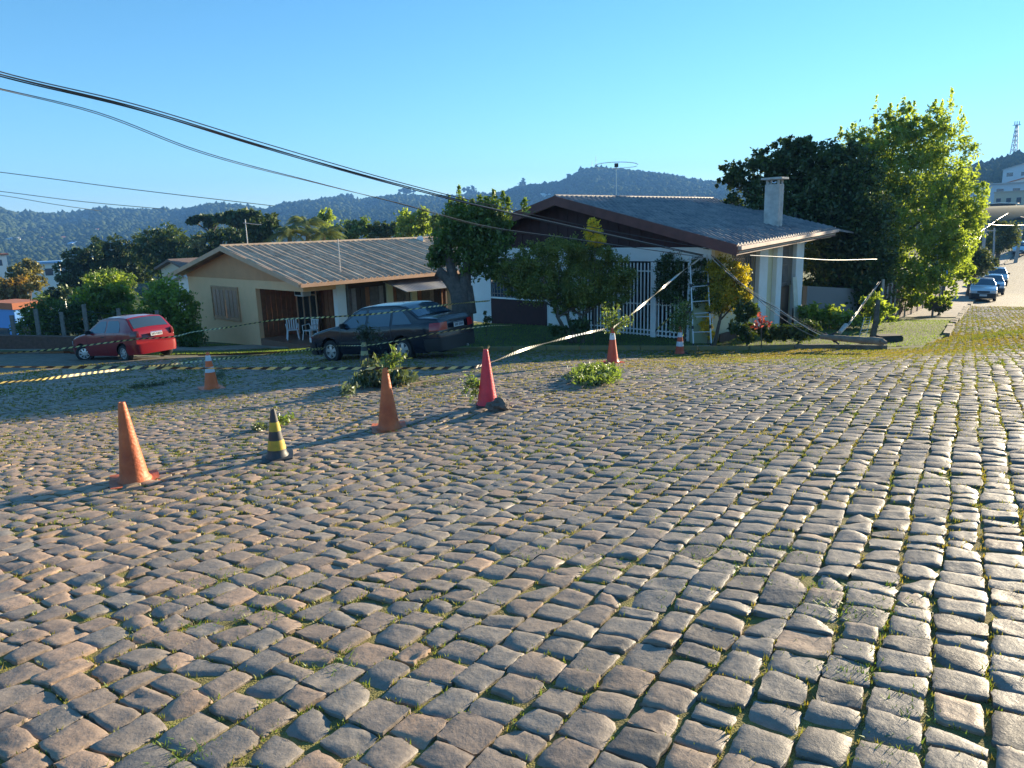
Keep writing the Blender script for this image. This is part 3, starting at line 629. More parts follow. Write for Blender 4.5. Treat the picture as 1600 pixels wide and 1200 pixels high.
# chimney
cb = up(1207, 357, 24.6); cf = Fr(cb, -46)
ch = MB(); ch.box((-.25, -.18, cb[2] - .5), (.25, .2, cb[2] + 1.45), cf); CONC = mat('rough_concrete', (.36, .36, .35), .95, col2=(.62, .61, .58), scale=3.5, bump=.9, bscale=18)
cho = ch.build('chimney', CONC, rh, bevel=.01)
b = MB()
for (x, y) in ((-.22, -.15), (.17, -.15), (-.22, .12), (.17, .12)): b.box((x, y, cb[2] + 1.45), (x + .06, y + .06, cb[2] + 1.60), cf)
b.build('cap_leg', CONC, cho); MB().box((-.36, -.28, cb[2] + 1.60), (.36, .3, cb[2] + 1.67), cf).build('chimney_cap', CONC, cho, bevel=.01)
# TV antenna on the ridge
ALU = mat('aluminium', (.55, .55, .55), .4, metal=.8); DMET = mat('dark_metal', (.06, .06, .065), .5, metal=.5)
def antenna(px, pyb, pyt, z, label, kind):
    base = up(px, pyb, z); hgt = up(px, pyt, z)[2] - base[2]
    a = thing('tv_antenna', base, label, 'antenna', 'television antennas on the roofs')
    MB().tube([base - d3 * .3, base + d3 * hgt], .018, 6).build('mast', ALU, a)
    t = base + d3 * hgt
    if kind == 0:
        b = MB(); x = CR * .0 + np.array([1, 0, 0.])
        th = np.linspace(0, math.pi * 1.0, 12); b.tube([t + x * (.85 * math.cos(q)) + d3 * (.12 * math.sin(q)) for q in th], .014, 5)
        th = np.linspace(0, math.pi, 12); b.tube([t + x * (.85 * math.cos(q)) + d3 * (-.02 - .07 * math.sin(q)) + np.array([0, .3, 0]) for q in th], .012, 5)
        b.build('dipole', ALU, a); MB().box(t - .07, t + .07).build('amplifier', DMET, a)
    elif kind == 1:
        d_ = ddir(60); s_ = ddir(-30); MB().tube([t - d3 * .15 - d_ * .1, t - d3 * .25 + d_ * .7], .014, 5).build('boom', ALU, a)
        for k in range(7):
            q = t - d3 * (.16 + .014 * k) + d_ * (.1 * k); MB().tube([q - s_ * .3, q + s_ * .3], .008, 4).build('element', ALU, a)
    return a
antenna(963, 304, 259, 28.5, 'looped television antenna standing on the ridge of the white house', 0)

# ================================================================== left house (beige, corrugated roof)
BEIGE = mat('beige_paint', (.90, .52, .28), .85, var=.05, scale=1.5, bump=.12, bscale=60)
TAN = mat('tan_gable_paint', (.66, .30, .14), .8, var=.08, scale=1.5)
TANT = mat('tan_trim', (.62, .36, .22), .6, var=.15, scale=2)
WOOD = mat('brown_wood', (.26, .10, .045), .55, var=.25, scale=5); WOOD2 = mat('pale_wood', (.52, .27, .14), .55, var=.2, scale=5)
FIBRE = mat('fibre_cement', (.36, .25, .17), .85, col2=(.62, .48, .34), scale=1.6, bump=.4, bscale=20)
FOUND = mat('foundation_grey', (.13, .12, .11), .9, var=.2)
LF = Fr(up(482, 546, 29.5), -46)
ZL = LF.o[2]; WL = -.28
lh = thing('beige_house', LF.p(5, 4, ZL - .5), 'beige single-storey house with tan gable and brown-grey corrugated roof, left of the dark sedan', 'house')
uo = LF.hit(404, 500)[0]; zo = LF.hit(430, 453)[1]; ul = 11.0
uwa, uwb = LF.hit(374, 480)[0], LF.hit(335, 480)[0]; zwa, zwb = LF.hit(354, 497)[1], LF.hit(354, 450)[1]
zf = LF.hit(360, 538)[1]
b = MB(); b.box((uo, 0, zf - .05), (uwa, .2, WL), LF); b.box((uwa, 0, zf - .05), (uwb, .2, zwa), LF); b.box((uwa, 0, zwb), (uwb, .2, WL), LF); b.box((uwb, 0, zf - .3), (ul, .2, WL), LF)
b.box((.0, 0, zo), (uo, .2, WL), LF); b.box((0, .2, zo), (.2, 2.1, WL), LF); b.build('front_wall', BEIGE, lh)
MB().box((uo - .1, .03, zf - 2.5), (ul - .03, .17, zf - .05), LF).build('foundation', FOUND, lh)
b = MB(); b.box((ul - .2, .2, zf - 2.5), (ul, 11.5, WL), LF); b.box((0, 11.3, zf - 2), (ul - .2, 11.5, WL), LF); b.build('rear_wall', BEIGE, lh)
# shuttered window
fz = MB(); m_ = .07
for a, c in (((uwa - m_, -.06, zwa - m_), (uwb + m_, .02, zwa)), ((uwa - m_, -.06, zwb), (uwb + m_, .02, zwb + m_)), ((uwa - m_, -.06, zwa), (uwa, .02, zwb)), ((uwb, -.06, zwa), (uwb + m_, .02, zwb))): fz.box(a, c, LF)
wf = fz.build('window_frame', WOOD2, lh); um = (uwa + uwb) / 2
for a, c in ((uwa, um - .01), (um + .01, uwb)):
    sh = MB().box((a, -.03, zwa), (c, .01, zwb), LF).build('shutter', WOOD2, lh)
    for k in range(3):
        x0 = a + (c - a) * (.1 + .29 * k); MB().box((x0, -.048, zwa + .1), (x0 + (c - a) * .22, -.031, zwb - .1), LF).build('shutter_panel', mat('shutter_pinkish', (.50, .26, .17), .6, var=.15), sh)
MB().box((uwb, -.045, zwa - .16), (uwb + .03, -.02, zwa), LF).build('shutter_stay', WOOD, lh)
# porch
pf = ZL + .12; vp = LF.hits(527, 500)[0]
MB().box((0.02, .02, pf - .9), (uo, 2.2, pf), LF).build('porch_floor', mat('porch_tile', (.22, .12, .08), .5, var=.2), lh)
np_ = 22
for k in range(np_):
    a = .2 + (uo - .2) * k / np_; c = .2 + (uo - .2) * (k + 1) / np_ - .012
    MB().box((a, 2.2 - .02 * (k % 2), pf), (c, 2.26, zo + .05), LF).build('wall_plank', WOOD2 if 12 < k < 18 else WOOD, lh)
MB().box((.2, 2.27, pf), (uo, 2.35, WL), LF).build('porch_back', mat('porch_back_m', (.08, .045, .03), .8), lh)
for k in range(9):
    v = 2.2 * k / 9; MB().box((uo, .2 + v, pf), (uo + .06, .2 + v + .225, zo), LF).build('wall_plank', WOOD, lh)
MB().box((uo * .55, 1.9, pf), (uo * .98, 1.94, zo), LF).build('glass_door', mat('porch_glass', (.03, .035, .03), .12, spec=.7), lh)
gd = [o for o in lh.children if o.name.startswith('glass_door')][0]
for u in (.55, .69, .83, .97): MB().box((uo * u - .03, 1.86, pf), (uo * u + .03, 1.9, zo), LF).build('door_frame', TANT, gd)
MB().box((uo * .55, 1.86, zo - .4), (uo * .98, 1.9, zo - .34), LF).build('door_frame', TANT, gd)
ac = MB().box((uo * .80, 1.4, zo - .42), (uo * .62, 1.82, zo - .06), LF).build('air_conditioner', WHITE, lh, bevel=.02)
MB().box((uo * .78, 1.385, zo - .36), (uo * .66, 1.402, zo - .14), LF).build('fan_grille', DARKIN, ac)
MB().box((.0, 2.15, ZL - .3), (.12, 3.0, WL), LF)
pil0, pil1 = LF.hits(527, 480)[0], LF.hits(541, 480)[0]
MB().box((-.06, pil0, ZL - .5), (.25, pil1, WL), LF).build('pillar', WHITE, lh, bevel=.01)
MB().box((-.10, pil1 + .03, ZL - .5), (-.03, pil1 + .11, WL), LF).build('downpipe', FOUND, lh)
# side wall boards
vs0 = pil1 + .1; k = 0; v = vs0
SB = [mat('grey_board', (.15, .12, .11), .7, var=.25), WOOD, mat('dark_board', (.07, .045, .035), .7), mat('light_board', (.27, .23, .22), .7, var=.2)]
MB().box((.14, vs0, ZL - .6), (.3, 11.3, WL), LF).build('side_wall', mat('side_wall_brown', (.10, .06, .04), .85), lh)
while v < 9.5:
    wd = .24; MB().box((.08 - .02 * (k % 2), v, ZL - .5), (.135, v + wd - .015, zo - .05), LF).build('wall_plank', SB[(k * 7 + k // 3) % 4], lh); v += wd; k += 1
for px in (604, 642): 
    v = LF.hits(px, 450)[0]; MB().box((-.05, v, ZL - .5), (.07, v + .3, WL), LF).build('post', CREAM, lh)
MB().box((.02, 0.2, zo), (.19, 9.5, WL), LF)
# awning over the side
a0 = LF.hits(592, 432)[0]; a1 = LF.hits(672, 432)[0] 
AW = mat('awning_sheet', (.34, .35, .36), .5, col2=(.22, .22, .22), scale=3)
g = patch(LF.p(.1, a0, WL - .12), LF.p(.1, a1 + 2.2, WL - .12), LF.p(-1.5, a1 + 2.2, WL - .62), LF.p(-1.5, a0 + .3, WL - .62), 60, 3, .18, .012, None, 0, a1 + 2.2 - a0)
MB().slab(g, .03).build('awning', AW, lh)
MB().box((-1.45, a1 + .9, ZL - .6), (-.1, a1 + 2.2, WL - .65), LF).build('annex_wall', CREAM, lh)
# gable
roofl = lambda u: -.25 + (u + .8) * (1.17 + .25) / 6.45
P = []; us = [.0, 5.65, 11.0]; tp = [roofl(0) - .08, 1.05, roofl(0) - .08 - .02]
for v in (-.03, .17): P += [LF.p(us[0], v, WL), LF.p(us[2], v, WL), LF.p(us[2], v, tp[2]), LF.p(us[1], v, tp[1]), LF.p(us[0], v, tp[0])]
MB().add(P, [(0, 1, 2, 3, 4), (9, 8, 7, 6, 5), (0, 5, 6, 1), (1, 6, 7, 2), (2, 7, 8, 3), (3, 8, 9, 4), (4, 9, 5, 0)]).build('gable', TAN, lh)
e1 = LF.p(-.8, -.6, -.25); r1 = LF.p(5.65, -.6, 1.17); r2 = LF.p(5.65, 12, 1.17); e2 = LF.p(-.8, 12, -.25); l1 = LF.p(12.1, -.6, -.25); l2 = LF.p(12.1, 12, -.25)
g = patch(r1, r2, e2, e1, 12 * 4 * 10 // 2, 16, .30, .036, 2.98, .035, 12.6); MB().slab(g, .03).build('roof', FIBRE, lh)
g = patch(r1, r2, l2, l1, 160, 8, .30, .036, 2.98, .035, 12.6); MB().slab(g, .03).build('roof', FIBRE, lh)
MB().tube([r1 + (0, 0, .03), r2 + (0, 0, .03)], .08, 8).build('ridge_cap', FIBRE, lh)
board(r1, e1, .20, .04).build('barge_board', TANT, lh); board(r1, l1, .20, .04).build('barge_board', TANT, lh)
board(e1 - d3 * .05, e2 - d3 * .05, .13, .10, 0, -LF.U).build('gutter', TANT, lh)
g = patch(e1 - d3 * .15 + LF.V * .1, e2 - d3 * .15, LF.p(0, 12, WL + .02), LF.p(0, -.55, WL + .02), 2, 2); MB().slab(g, .02).build('soffit', TANT, lh)
antenna(387, 382, 343, 33.0, 'small slanted television antenna near the gable end of the beige house', 1)
antenna(532, 424, 373, 30.5, 'tall thin rusty mast standing on the middle of the beige roof', 2)
# satellite dish
dp = up(657, 378, 39.5); di = thing('satellite_dish', dp - d3 * .4, 'small pale satellite dish at the far end of the beige roof', 'satellite dish')
MB().tube([dp - d3 * .6, dp], .03, 6).build('mount', ALU, di)
b = MB(); N_ = 14; V = []; ax = np.array([-.6, -.7, .45]); ax /= np.linalg.norm(ax); a1_ = np.cross(ax, d3); a1_ /= np.linalg.norm(a1_); a2_ = np.cross(ax, a1_)
for r_ in (.02, .17, .32): V.append([dp + ax * (r_ ** 2 * 1.1) + (a1_ * math.cos(t) + a2_ * math.sin(t)) * r_ for t in np.linspace(0, 2 * math.pi, N_ + 1)])
b.grid(np.array(V)).build('dish', WHITE, di, smooth_=True)
# white plastic chairs on the porch
PLAST = mat('white_plastic', (.72, .73, .74), .4)
def plastic_chair(px, py, z, rz, label):
    p = LF.p(*z); c = thing('plastic_chair', p, label, 'chair', 'white plastic chairs on the porch', rz)
    q = MB(); q.box((-.21, -.21, .40), (.21, .21, .43)); q.build('seat', PLAST, c, local=True, bevel=.01)
    for x in (-1, 1):
        for y in (-1, 1): MB().bar((x * .2, y * .2, .41), (x * .25, y * .25, 0), .04, .04).build('leg', PLAST, c, local=True)
        MB().tube([(x * .24, -.2, .41), (x * .26, -.2, .63), (x * .26, .18, .66), (x * .22, .24, .45)], .02, 6).build('armrest', PLAST, c, local=True)
    for k in range(5): MB().bar(((k - 2) * .09, .22, .43), ((k - 2) * .10, .30, .84), .05, .015, upv=(0, 1, 0)).build('back_slat', PLAST, c, local=True)
    MB().bar((-.23, .305, .85), (.23, .305, .85), .04, .03).build('back_rail', PLAST, c, local=True)
plastic_chair(0, 0, (uo * .62, .75, pf), rad(20), 'left-hand white plastic armchair on the porch of the beige house')
plastic_chair(0, 0, (uo * .40, 1.1, pf), rad(-35), 'right-hand white plastic armchair on the porch, beside the wood-panelled wall')

# ================================================================== cars
RUBBER = mat('tyre_rubber', (.018, .018, .019), .75); SILVER = mat('alloy_silver', (.62, .62, .64), .3, metal=.75); BLACKP = mat('black_plastic', (.02, .02, .022), .5)
PLATE = mat('plate_grey', (.62, .63, .64), .4); INK = mat('plate_ink', (.03, .03, .05), .6)
def make_car(loc, heading, sp, label, group=None):
    "local +x is the nose, y to the left; profile given as (x, z) from tail to nose"
    L_, Wd = sp['L'], sp['W']; pr = np.array(sp['prof']); belt = sp['belt']; sill = sp.get('sill', .20); zr = pr[:, 1].max()
    paint = sp['paint']; wr = sp['wr']; xf, xr = sp['xf'], sp['xr']
    th_ = rad(90 - heading)
    c = thing(sp['name'], loc, label, 'car', group, th_)
    if sp.get('pitch'): c.rotation_euler = (sp.get('rollx', 0), sp['pitch'], th_)
    x0, x1 = -L_/2, L_/2
    def ztop(x): return np.interp(x, pr[:, 0], pr[:, 1])
    def hw(x, z):
        x = np.asarray(x, float); z = np.asarray(z, float)
        e = np.clip((np.abs(x) - (L_/2 - .55)) / .55, 0, 1); w_ = Wd/2 * (1 - .17 * e ** 2.2)
        bulge = 1 - .06 * np.clip((sill + .25 - z) / .25, 0, 1) ** 2 - .015 * np.clip((z - .6) / (belt - .6), 0, 1)
        t = np.clip((z - belt) / (zr - belt), 0, 1.2)
        return w_ * bulge - t * sp.get('tumble', .17) - .02 * (t > 0)* np.minimum(1, t * 8)
    def zlow(x):
        z = np.full(np.shape(x), sill) + .10 * np.clip((np.abs(x) - (L_/2 - .35)) / .35, 0, 1)
        for xc in (xf, xr):
            d_ = np.abs(x - xc); R = wr + .065; arch = np.where(d_ < R, wr + np.sqrt(np.maximum(R * R - d_ * d_, 0)), 0); z = np.maximum(z, arch)
        return z
    xs = [np.linspace(x0, x1, 75)]
    for xc in (xf, xr): xs.append(xc + (wr + .065) * np.cos(np.linspace(0, math.pi, 17)))
    xs.append(pr[:, 0]); xs = np.unique(np.round(np.concatenate(xs), 4)); xs = xs[(xs >= x0) & (xs <= x1)]
    NK, NT = 12, 7; rows = []
    for x in xs:
        zt = float(ztop(x)); rr = min(.06, zt * .2); za = zt - rr; zl = min(float(zlow(np.array(x))), za - .02)
        s_ = np.linspace(0, 1, NK); zz = zl + (za - zl) * s_; yy = hw(x, zz); wt = float(yy[-1])
        a = np.linspace(0, math.pi/2, 5)[1:]
        cy_ = wt - rr * (1 - np.cos(a)); cz = za + rr * np.sin(a)
        ty = cy_[-1] * (1 - np.linspace(0, 1, NT)[1:]); tz = cz[-1] + .035 * (1 - (ty / max(cy_[-1], .01)) ** 2)
        half = [(x, y, z) for y, z in zip(np.r_[yy, cy_, ty], np.r_[zz, cz, tz])]
        rows.append([(p[0], p[1], p[2]) for p in half] + [(p[0], -p[1], p[2]) for p in half[-2::-1]])
    V = np.array(rows); b = MB(); b.grid(V); ncol = V.shape[1]
    nb = len(xs) * ncol; b.f.append(tuple(range(ncol))); b.m.append(0); b.f.append(tuple((len(xs)-1) * ncol + j for j in range(ncol))[::-1]); b.m.append(0)
    body = b.build('body', paint, c, local=True, smooth_=True)
    b = MB(); b.box((x0 + .25, -Wd/2 + .16, sill + .02), (x1 - .25, Wd/2 - .16, .52))
    b.build('underbody', BLACKP, c, local=True)
    # wheels
    for xc, steer in ((xf, sp.get('steer', 0)), (xr, 0)):
        for sd_ in (1, -1):
            yc = sd_ * (Wd/2 - .105)
            pr_ = [(wr*.62, -.09), (wr*.93, -.09), (wr, -.055), (wr, .055), (wr*.93, .09), (wr*.62, .09), (wr*.58, .05), (wr*.58, -.05)]
            tb = MB(); tb.lathe(pr_ + [pr_[0]], (0, 0, 0), 28, 'y', cap=False)
            wl = tb.build('wheel', RUBBER, c, local=True, smooth_=True); wl.location = (xc, yc, wr); wl.rotation_euler = (0, 0, steer if sd_ else 0)
            rb_ = MB(); rb_.lathe([(wr*.64, .06), (wr*.64, .088), (wr*.56, .088), (wr*.54, .03)], (0, 0, 0), 28, 'y', cap=False)
            ns = sp.get('spokes', 5)
            for k in range(ns):
                a = k * 2 * math.pi / ns + .3; ca, sa = math.cos(a), math.sin(a); wi = wr * (.17 if ns < 7 else .10)
                P = []
                for yy_ in (.03, .082):
                    for r_, ww in ((.05, wi * .75), (wr*.60, wi)):
                        for q in (-1, 1): P.append((ca * r_ - sa * ww * q, yy_ if r_ < .1 or yy_ < .05 else .072, sa * r_ + ca * ww * q))
                rb_.add(P, [(0, 1, 3, 2), (4, 6, 7, 5), (0, 4, 5, 1), (2, 3, 7, 6), (0, 2, 6, 4), (1, 5, 7, 3)])
            rb_.lathe([(.0, .085), (.055, .085), (.065, .03)], (0, 0, 0), 12, 'y', cap=False)
            rim = rb_.build('rim', SILVER, wl, local=True, smooth_=False)
            dk = MB(); dk.lathe([(.01, .02), (wr*.56, .02)], (0, 0, 0), 24, 'y', cap=False); dk.build('brake_disc', BLACKP, wl, local=True)
            if sd_ < 0: rim.scale = (1, -1, 1); [setattr(q, 'scale', (1, -1, 1)) for q in wl.children if q.name.startswith('brake')]
            hb = MB(); th = np.linspace(0, math.pi, 13); g_ = np.array([[(xc + (wr+.062) * math.cos(t), sd_ * y, wr + (wr+.062) * math.sin(t)) for y in (Wd/2 - .03, Wd/2 - .35)] for t in th]); hb.grid(g_)
            hb.build('wheel_arch', BLACKP, c, local=True)
    # side patches on the body surface
    def side_patch(name, zs_, xa, xb, m_, off=.006, n=9, sides=(1, -1), parent=c):
        "xa, xb: x at each z of zs_"
        for sd_ in sides:
            g_ = []
            for z_, a_, b_ in zip(zs_, xa, xb):
                x_ = np.linspace(a_, b_, n); g_.append([(x__, sd_ * (float(hw(x__, z_)) + off), z_) for x__ in x_])
            MB().grid(np.array(g_)).build(name, m_, parent, local=True, smooth_=True)
    for (zs_, xa, xb) in sp['windows']: side_patch('side_window', zs_, xa, xb, GLASS, .004)
    for (zs_, xa, xb) in sp['windows']:
        pass
    for x_ in sp['seams']: side_patch('door_seam', np.linspace(sill + .08, belt, 6), [x_ - .007] * 6, [x_ + .007] * 6, BLACKP, .003, 2)
    for x_ in sp['handles']: side_patch('door_handle', [belt - .12, belt - .085], [x_ - .09] * 2, [x_ + .09] * 2, sp.get('handle_mat', BLACKP), .014, 3)
    if sp.get('strip'): side_patch('rub_strip', [sp['strip'], sp['strip'] + .06], [xr + wr + .09] * 2, [xf - wr - .09] * 2, sp['strip_mat'], .012, 12)
    def top_patch(name, xa, xb, margin, m_, off=.008, nx=9, ny=9, mtop=None):
        g_ = []
        for k, x_ in enumerate(np.linspace(xa, xb, nx)):
            zt = float(ztop(x_)); rr = min(.06, zt*.2); wt = float(hw(x_, zt - rr)) - rr
            slope = (float(ztop(x_ + .01)) - float(ztop(x_ - .01))) / .02; nrm = np.array([-slope, 0, 1]) / math.hypot(1, slope)
            mm = margin; row = []
            for y in np.linspace(-(wt - mm), wt - mm, ny): row.append(np.array([x_, y, zt + .035 * (1 - (y / wt) ** 2)]) + nrm * off)
            g_.append(row)
        return MB().grid(np.array(g_)).build(name, m_, c, local=True, smooth_=True)
    top_patch('windscreen', *sp['wsc'], .02, GLASS); top_patch('rear_window', *sp['rw'], .03, GLASS)
    def band(name, z0, z1, xs_, end, off, m_, n=7, full=True, y0=None):
        "band wrapping an end of the car: down the side from xs_ to the end, and across"
        x_ = np.linspace(xs_, end, n); zz = np.array([z0, (z0 + z1) / 2, z1]); sgn = 1 if end > 0 else -1; g_ = []
        for z_ in zz:
            row = [(q, float(hw(q, z_)) + off, z_) for q in x_]
            ye = float(hw(end, z_)) + off; bul = .05
            if full: row += [(end + sgn * (off + bul * (1 - (y / ye) ** 2)), y, z_) for y in np.linspace(ye * .93, -ye * .93, 13)] + [(q, -float(hw(q, z_)) - off, z_) for q in x_[::-1]]
            else: row += [(end + sgn * (off + bul * (1 - (y / ye) ** 2)), y, z_) for y in np.linspace(ye * .96, y0, 5)]
            g_.append(row)
        g_ = np.array(g_); b_ = MB().grid(g_)
        if not full:
            o1 = b_.build(name, m_, c, local=True, smooth_=True); o2 = MB().grid(g_ * np.array([1, -1, 1])).build(name, m_, c, local=True, smooth_=True); return o1
        lip = g_[[2, 2]].copy(); lip[1, :, 0] -= sgn * .06; lip[1, :, 1] *= .95; b_.grid(lip); lip = g_[[0, 0]].copy(); lip[1, :, 0] -= sgn * .1; lip[1, :, 1] *= .93; b_.grid(lip)
        return b_.build(name, m_, c, local=True, smooth_=True)
    band('rear_bumper', sill + .03, sp['bz'], x0 + .38, x0, .025, sp['bm']); band('front_bumper', sill + .0, sp['bz'] - .02, x1 - .36, x1, .025, sp['bm'])
    tz = sp['tail']; band('tail_light', tz[0], tz[1], x0 + tz[2], x0, .014, sp['tail_mat'], 4, False, tz[3])
    band('headlight', sp['bz'] + .01, sp['bz'] + .14, x1 - .16, x1, .012, sp.get('head_mat', PLATE), 4, False, .38)
    for end, zc_ in ((x0, sp['plate']), (x1, sp['bz'] - .14)):
        sg = 1 if end > 0 else -1; pl_ = MB().box((end + sg * .085, -.2, zc_ - .065), (end + sg * .095, .2, zc_ + .065)).build('number_plate', PLATE, c, local=True)
        if end < 0 and sp.get('chars', True):
            MB().box((end - .0965, -.2, zc_ + .038), (end - .0955, .2, zc_ + .062)).build('plate_header', sp.get('hdr', INK), pl_, local=True)
            for k in range(7):
                y = .155 - k * .05 - (.015 if k > 2 else 0); MB().box((end - .0975, y - .016, zc_ - .045), (end - .0955, y + .014, zc_ + .025)).build('plate_mark', INK, pl_, local=True)
    MB().box((x1 + .05, -.34, sp['bz'] + .02), (x1 + .062, .34, sp['bz'] + .13)).build('grille', BLACKP, c, local=True)
    for sd_ in (1, -1):
        xm, zm = sp['mirror']; y = sd_ * (float(hw(xm, zm)) + .09)
        MB().box((xm - .05, y - .09, zm - .05), (xm + .06, y + .09, zm + .08)).build('mirror', sp.get('mirror_mat', BLACKP), c, local=True, bevel=.025)
    return c, hw, ztop, (x0, x1)
RED = mat('red_car_paint', (.24, .007, .012), .28, coat=.6, var=.04); NAVY = mat('dark_blue_car_paint', (.004, .007, .018), .25, coat=.45, spec=.4)
REDL = mat('red_lens', (.40, .01, .015), .15, coat=.5); DREDL = mat('dark_red_lens', (.12, .008, .01), .15, coat=.5); WHITEP = mat('white_car_paint', (.62, .68, .74), .25, coat=.8)
def settle(px, py, zoff=0): 
    p = G(px, py); return np.array([p[0], p[1], p[2]])
# red hatchback
hb = dict(name='red_hatchback', L=3.75, W=1.61, belt=.93, wr=.285, xf=1.14, xr=-1.25, paint=RED, steer=rad(42), spokes=8, tumble=.20,
    prof=[(-1.875, .80), (-1.84, .93), (-1.72, 1.06), (-1.50, 1.30), (-1.38, 1.38), (-.9, 1.425), (-.3, 1.43), (.10, 1.36), (.45, 1.16), (.80, .955), (1.2, .90), (1.6, .80), (1.80, .68), (1.875, .58)],
    windows=[([.955, 1.1, 1.25, 1.33], [-.36, -.36, -.36, -.34], [.66, .42, .17, .0]), ([.955, 1.1, 1.25, 1.33], [-1.18, -1.16, -1.10, -.98], [-.44, -.44, -.44, -.44])],
    seams=[-.40, .72], handles=[-.25], wsc=(.78, .13), rw=(-1.74, -1.44), bz=.56, bm=RED, tail=(.78, .98, .16, .56), tail_mat=DREDL, plate=.84, mirror=(.50, .98), mirror_mat=BLACKP, hdr=mat('plate_blue', (.05, .12, .4), .5))
A = G(199, 562); B_ = G(143, 563)
hd = -58.8; dv = ddir(hd); sdv = ddir(hd - 90)                      # sdv: the car's left, towards the viewer
cen = A + dv * 1.25 - sdv * .70; cz = h1(cen[0], cen[1])
fz_ = h1(*(cen + dv * 1.2)[:2]); bz_ = h1(*(cen - dv * 1.2)[:2])
hb['pitch'] = -math.atan2(fz_ - bz_, 2.4)
lf = cen + sdv * .7; rt = cen - sdv * .7; 
red, *_x = make_car((cen[0], cen[1], (fz_ + bz_) / 2 - .01), hd, hb, 'red two-door hatchback parked on the street left of the beige house')
# dark sedan
sdn = dict(name='dark_blue_sedan', L=4.55, W=1.70, belt=.875, wr=.305, xf=1.38, xr=-1.16, paint=NAVY, spokes=5, tumble=.19, steer=0, sill=.21,
    prof=[(-2.275, .66), (-2.25, .93), (-2.20, 1.03), (-1.9, 1.06), (-1.70, 1.07), (-1.50, 1.19), (-1.24, 1.35), (-1.02, 1.405), (-.84, 1.415), (-.1, 1.425), (.25, 1.40), (.50, 1.30), (.85, 1.08), (1.05, .965), (1.5, .90), (1.95, .81), (2.18, .73), (2.275, .60)],
    windows=[([.91, 1.08, 1.2, 1.33], [.04, .04, .04, .04], [.96, .70, .50, .28]), ([.91, 1.08, 1.2, 1.33], [-.80, -.80, -.80, -.78], [-.05, -.05, -.05, -.05]), ([.94, 1.06, 1.18, 1.31], [-1.52, -1.40, -1.27, -1.12], [-.88, -.88, -.88, -.86])],
    seams=[-.84, 0, .93], handles=[-.66, .16], strip=.50, strip_mat=BLACKP, wsc=(1.02, .30), rw=(-1.66, -1.14), bz=.55, bm=BLACKP, tail=(.74, .93, .22, .42), tail_mat=REDL, plate=.83, mirror=(.78, .96))
A = G(635, 561); B_ = G(521, 563); hd = math.degrees(math.atan2(B_[0] - A[0], B_[1] - A[1])); hd = (hd - 59) / 2 if abs(hd + 59) < 12 else -59
dv = ddir(hd); sdv = ddir(hd - 90); cen = A + dv * 1.16 - sdv * .745
fz_ = h1(*(cen + dv * 1.3)[:2]); bz_ = h1(*(cen - dv * 1.3)[:2]); sdn['pitch'] = -math.atan2(fz_ - bz_, 2.6)
sedan, hw_, zt_, xx_ = make_car((cen[0], cen[1], (fz_ + bz_) / 2 - .01), hd, sdn, 'dark blue four-door sedan parked in front of the beige house, beside the pruned tree')
print('sedan heading', hd)
MB().tube([(-2.3, -.3, .26), (-2.37, -.3, .25)], .03, 8).build('exhaust', SILVER, sedan, local=True)
MB().box((-2.335, -.35, .95), (-2.325, .35, .965)).build('boot_trim', BLACKP, sedan, local=True)
MB().tube([(-.62, 0, 1.44), (-.75, 0, 1.62)], .006, 4).build('aerial', BLACKP, sedan, local=True)
# cars in the side street
def street_car(px, py, z, paint, label, hd=207):
    s2 = dict(hb); s2.update(name='parked_car', paint=paint, bm=BLACKP, steer=0, W=1.5, L=3.9, chars=False, tail_mat=REDL); s2['prof'] = [(a * 1.04, b_) for a, b_ in hb['prof']]
    p = up(px, py, z); x_, y_ = p[0], p[1]; d_ = ddir(hd); f_ = h1(x_ + d_[0] * 1.2, y_ + d_[1] * 1.2); b_ = h1(x_ - d_[0] * 1.2, y_ - d_[1] * 1.2)
    s2['pitch'] = -math.atan2(f_ - b_, 2.4); make_car((x_, y_, (f_ + b_) / 2), hd, s2, label, 'cars parked nose to tail in the side street')
street_car(1534, 471, 48, WHITEP, 'white car facing the viewer, nearest of the row in the side street', 212)
street_car(1549, 458, 54, mat('pale_blue_paint', (.22, .33, .46), .25, coat=.8), 'pale blue car in the side street, right behind the nearest white car', 212)
street_car(1556, 446, 61, mat('silver_paint', (.45, .50, .55), .3, coat=.8), 'silver-white car in the side street, farthest of the row of three', 212)
street_car(1591, 396, 93, mat('bluish_white_paint', (.45, .6, .72), .3, coat=.8), 'small far-off bluish white car at the top of the side street', 212)

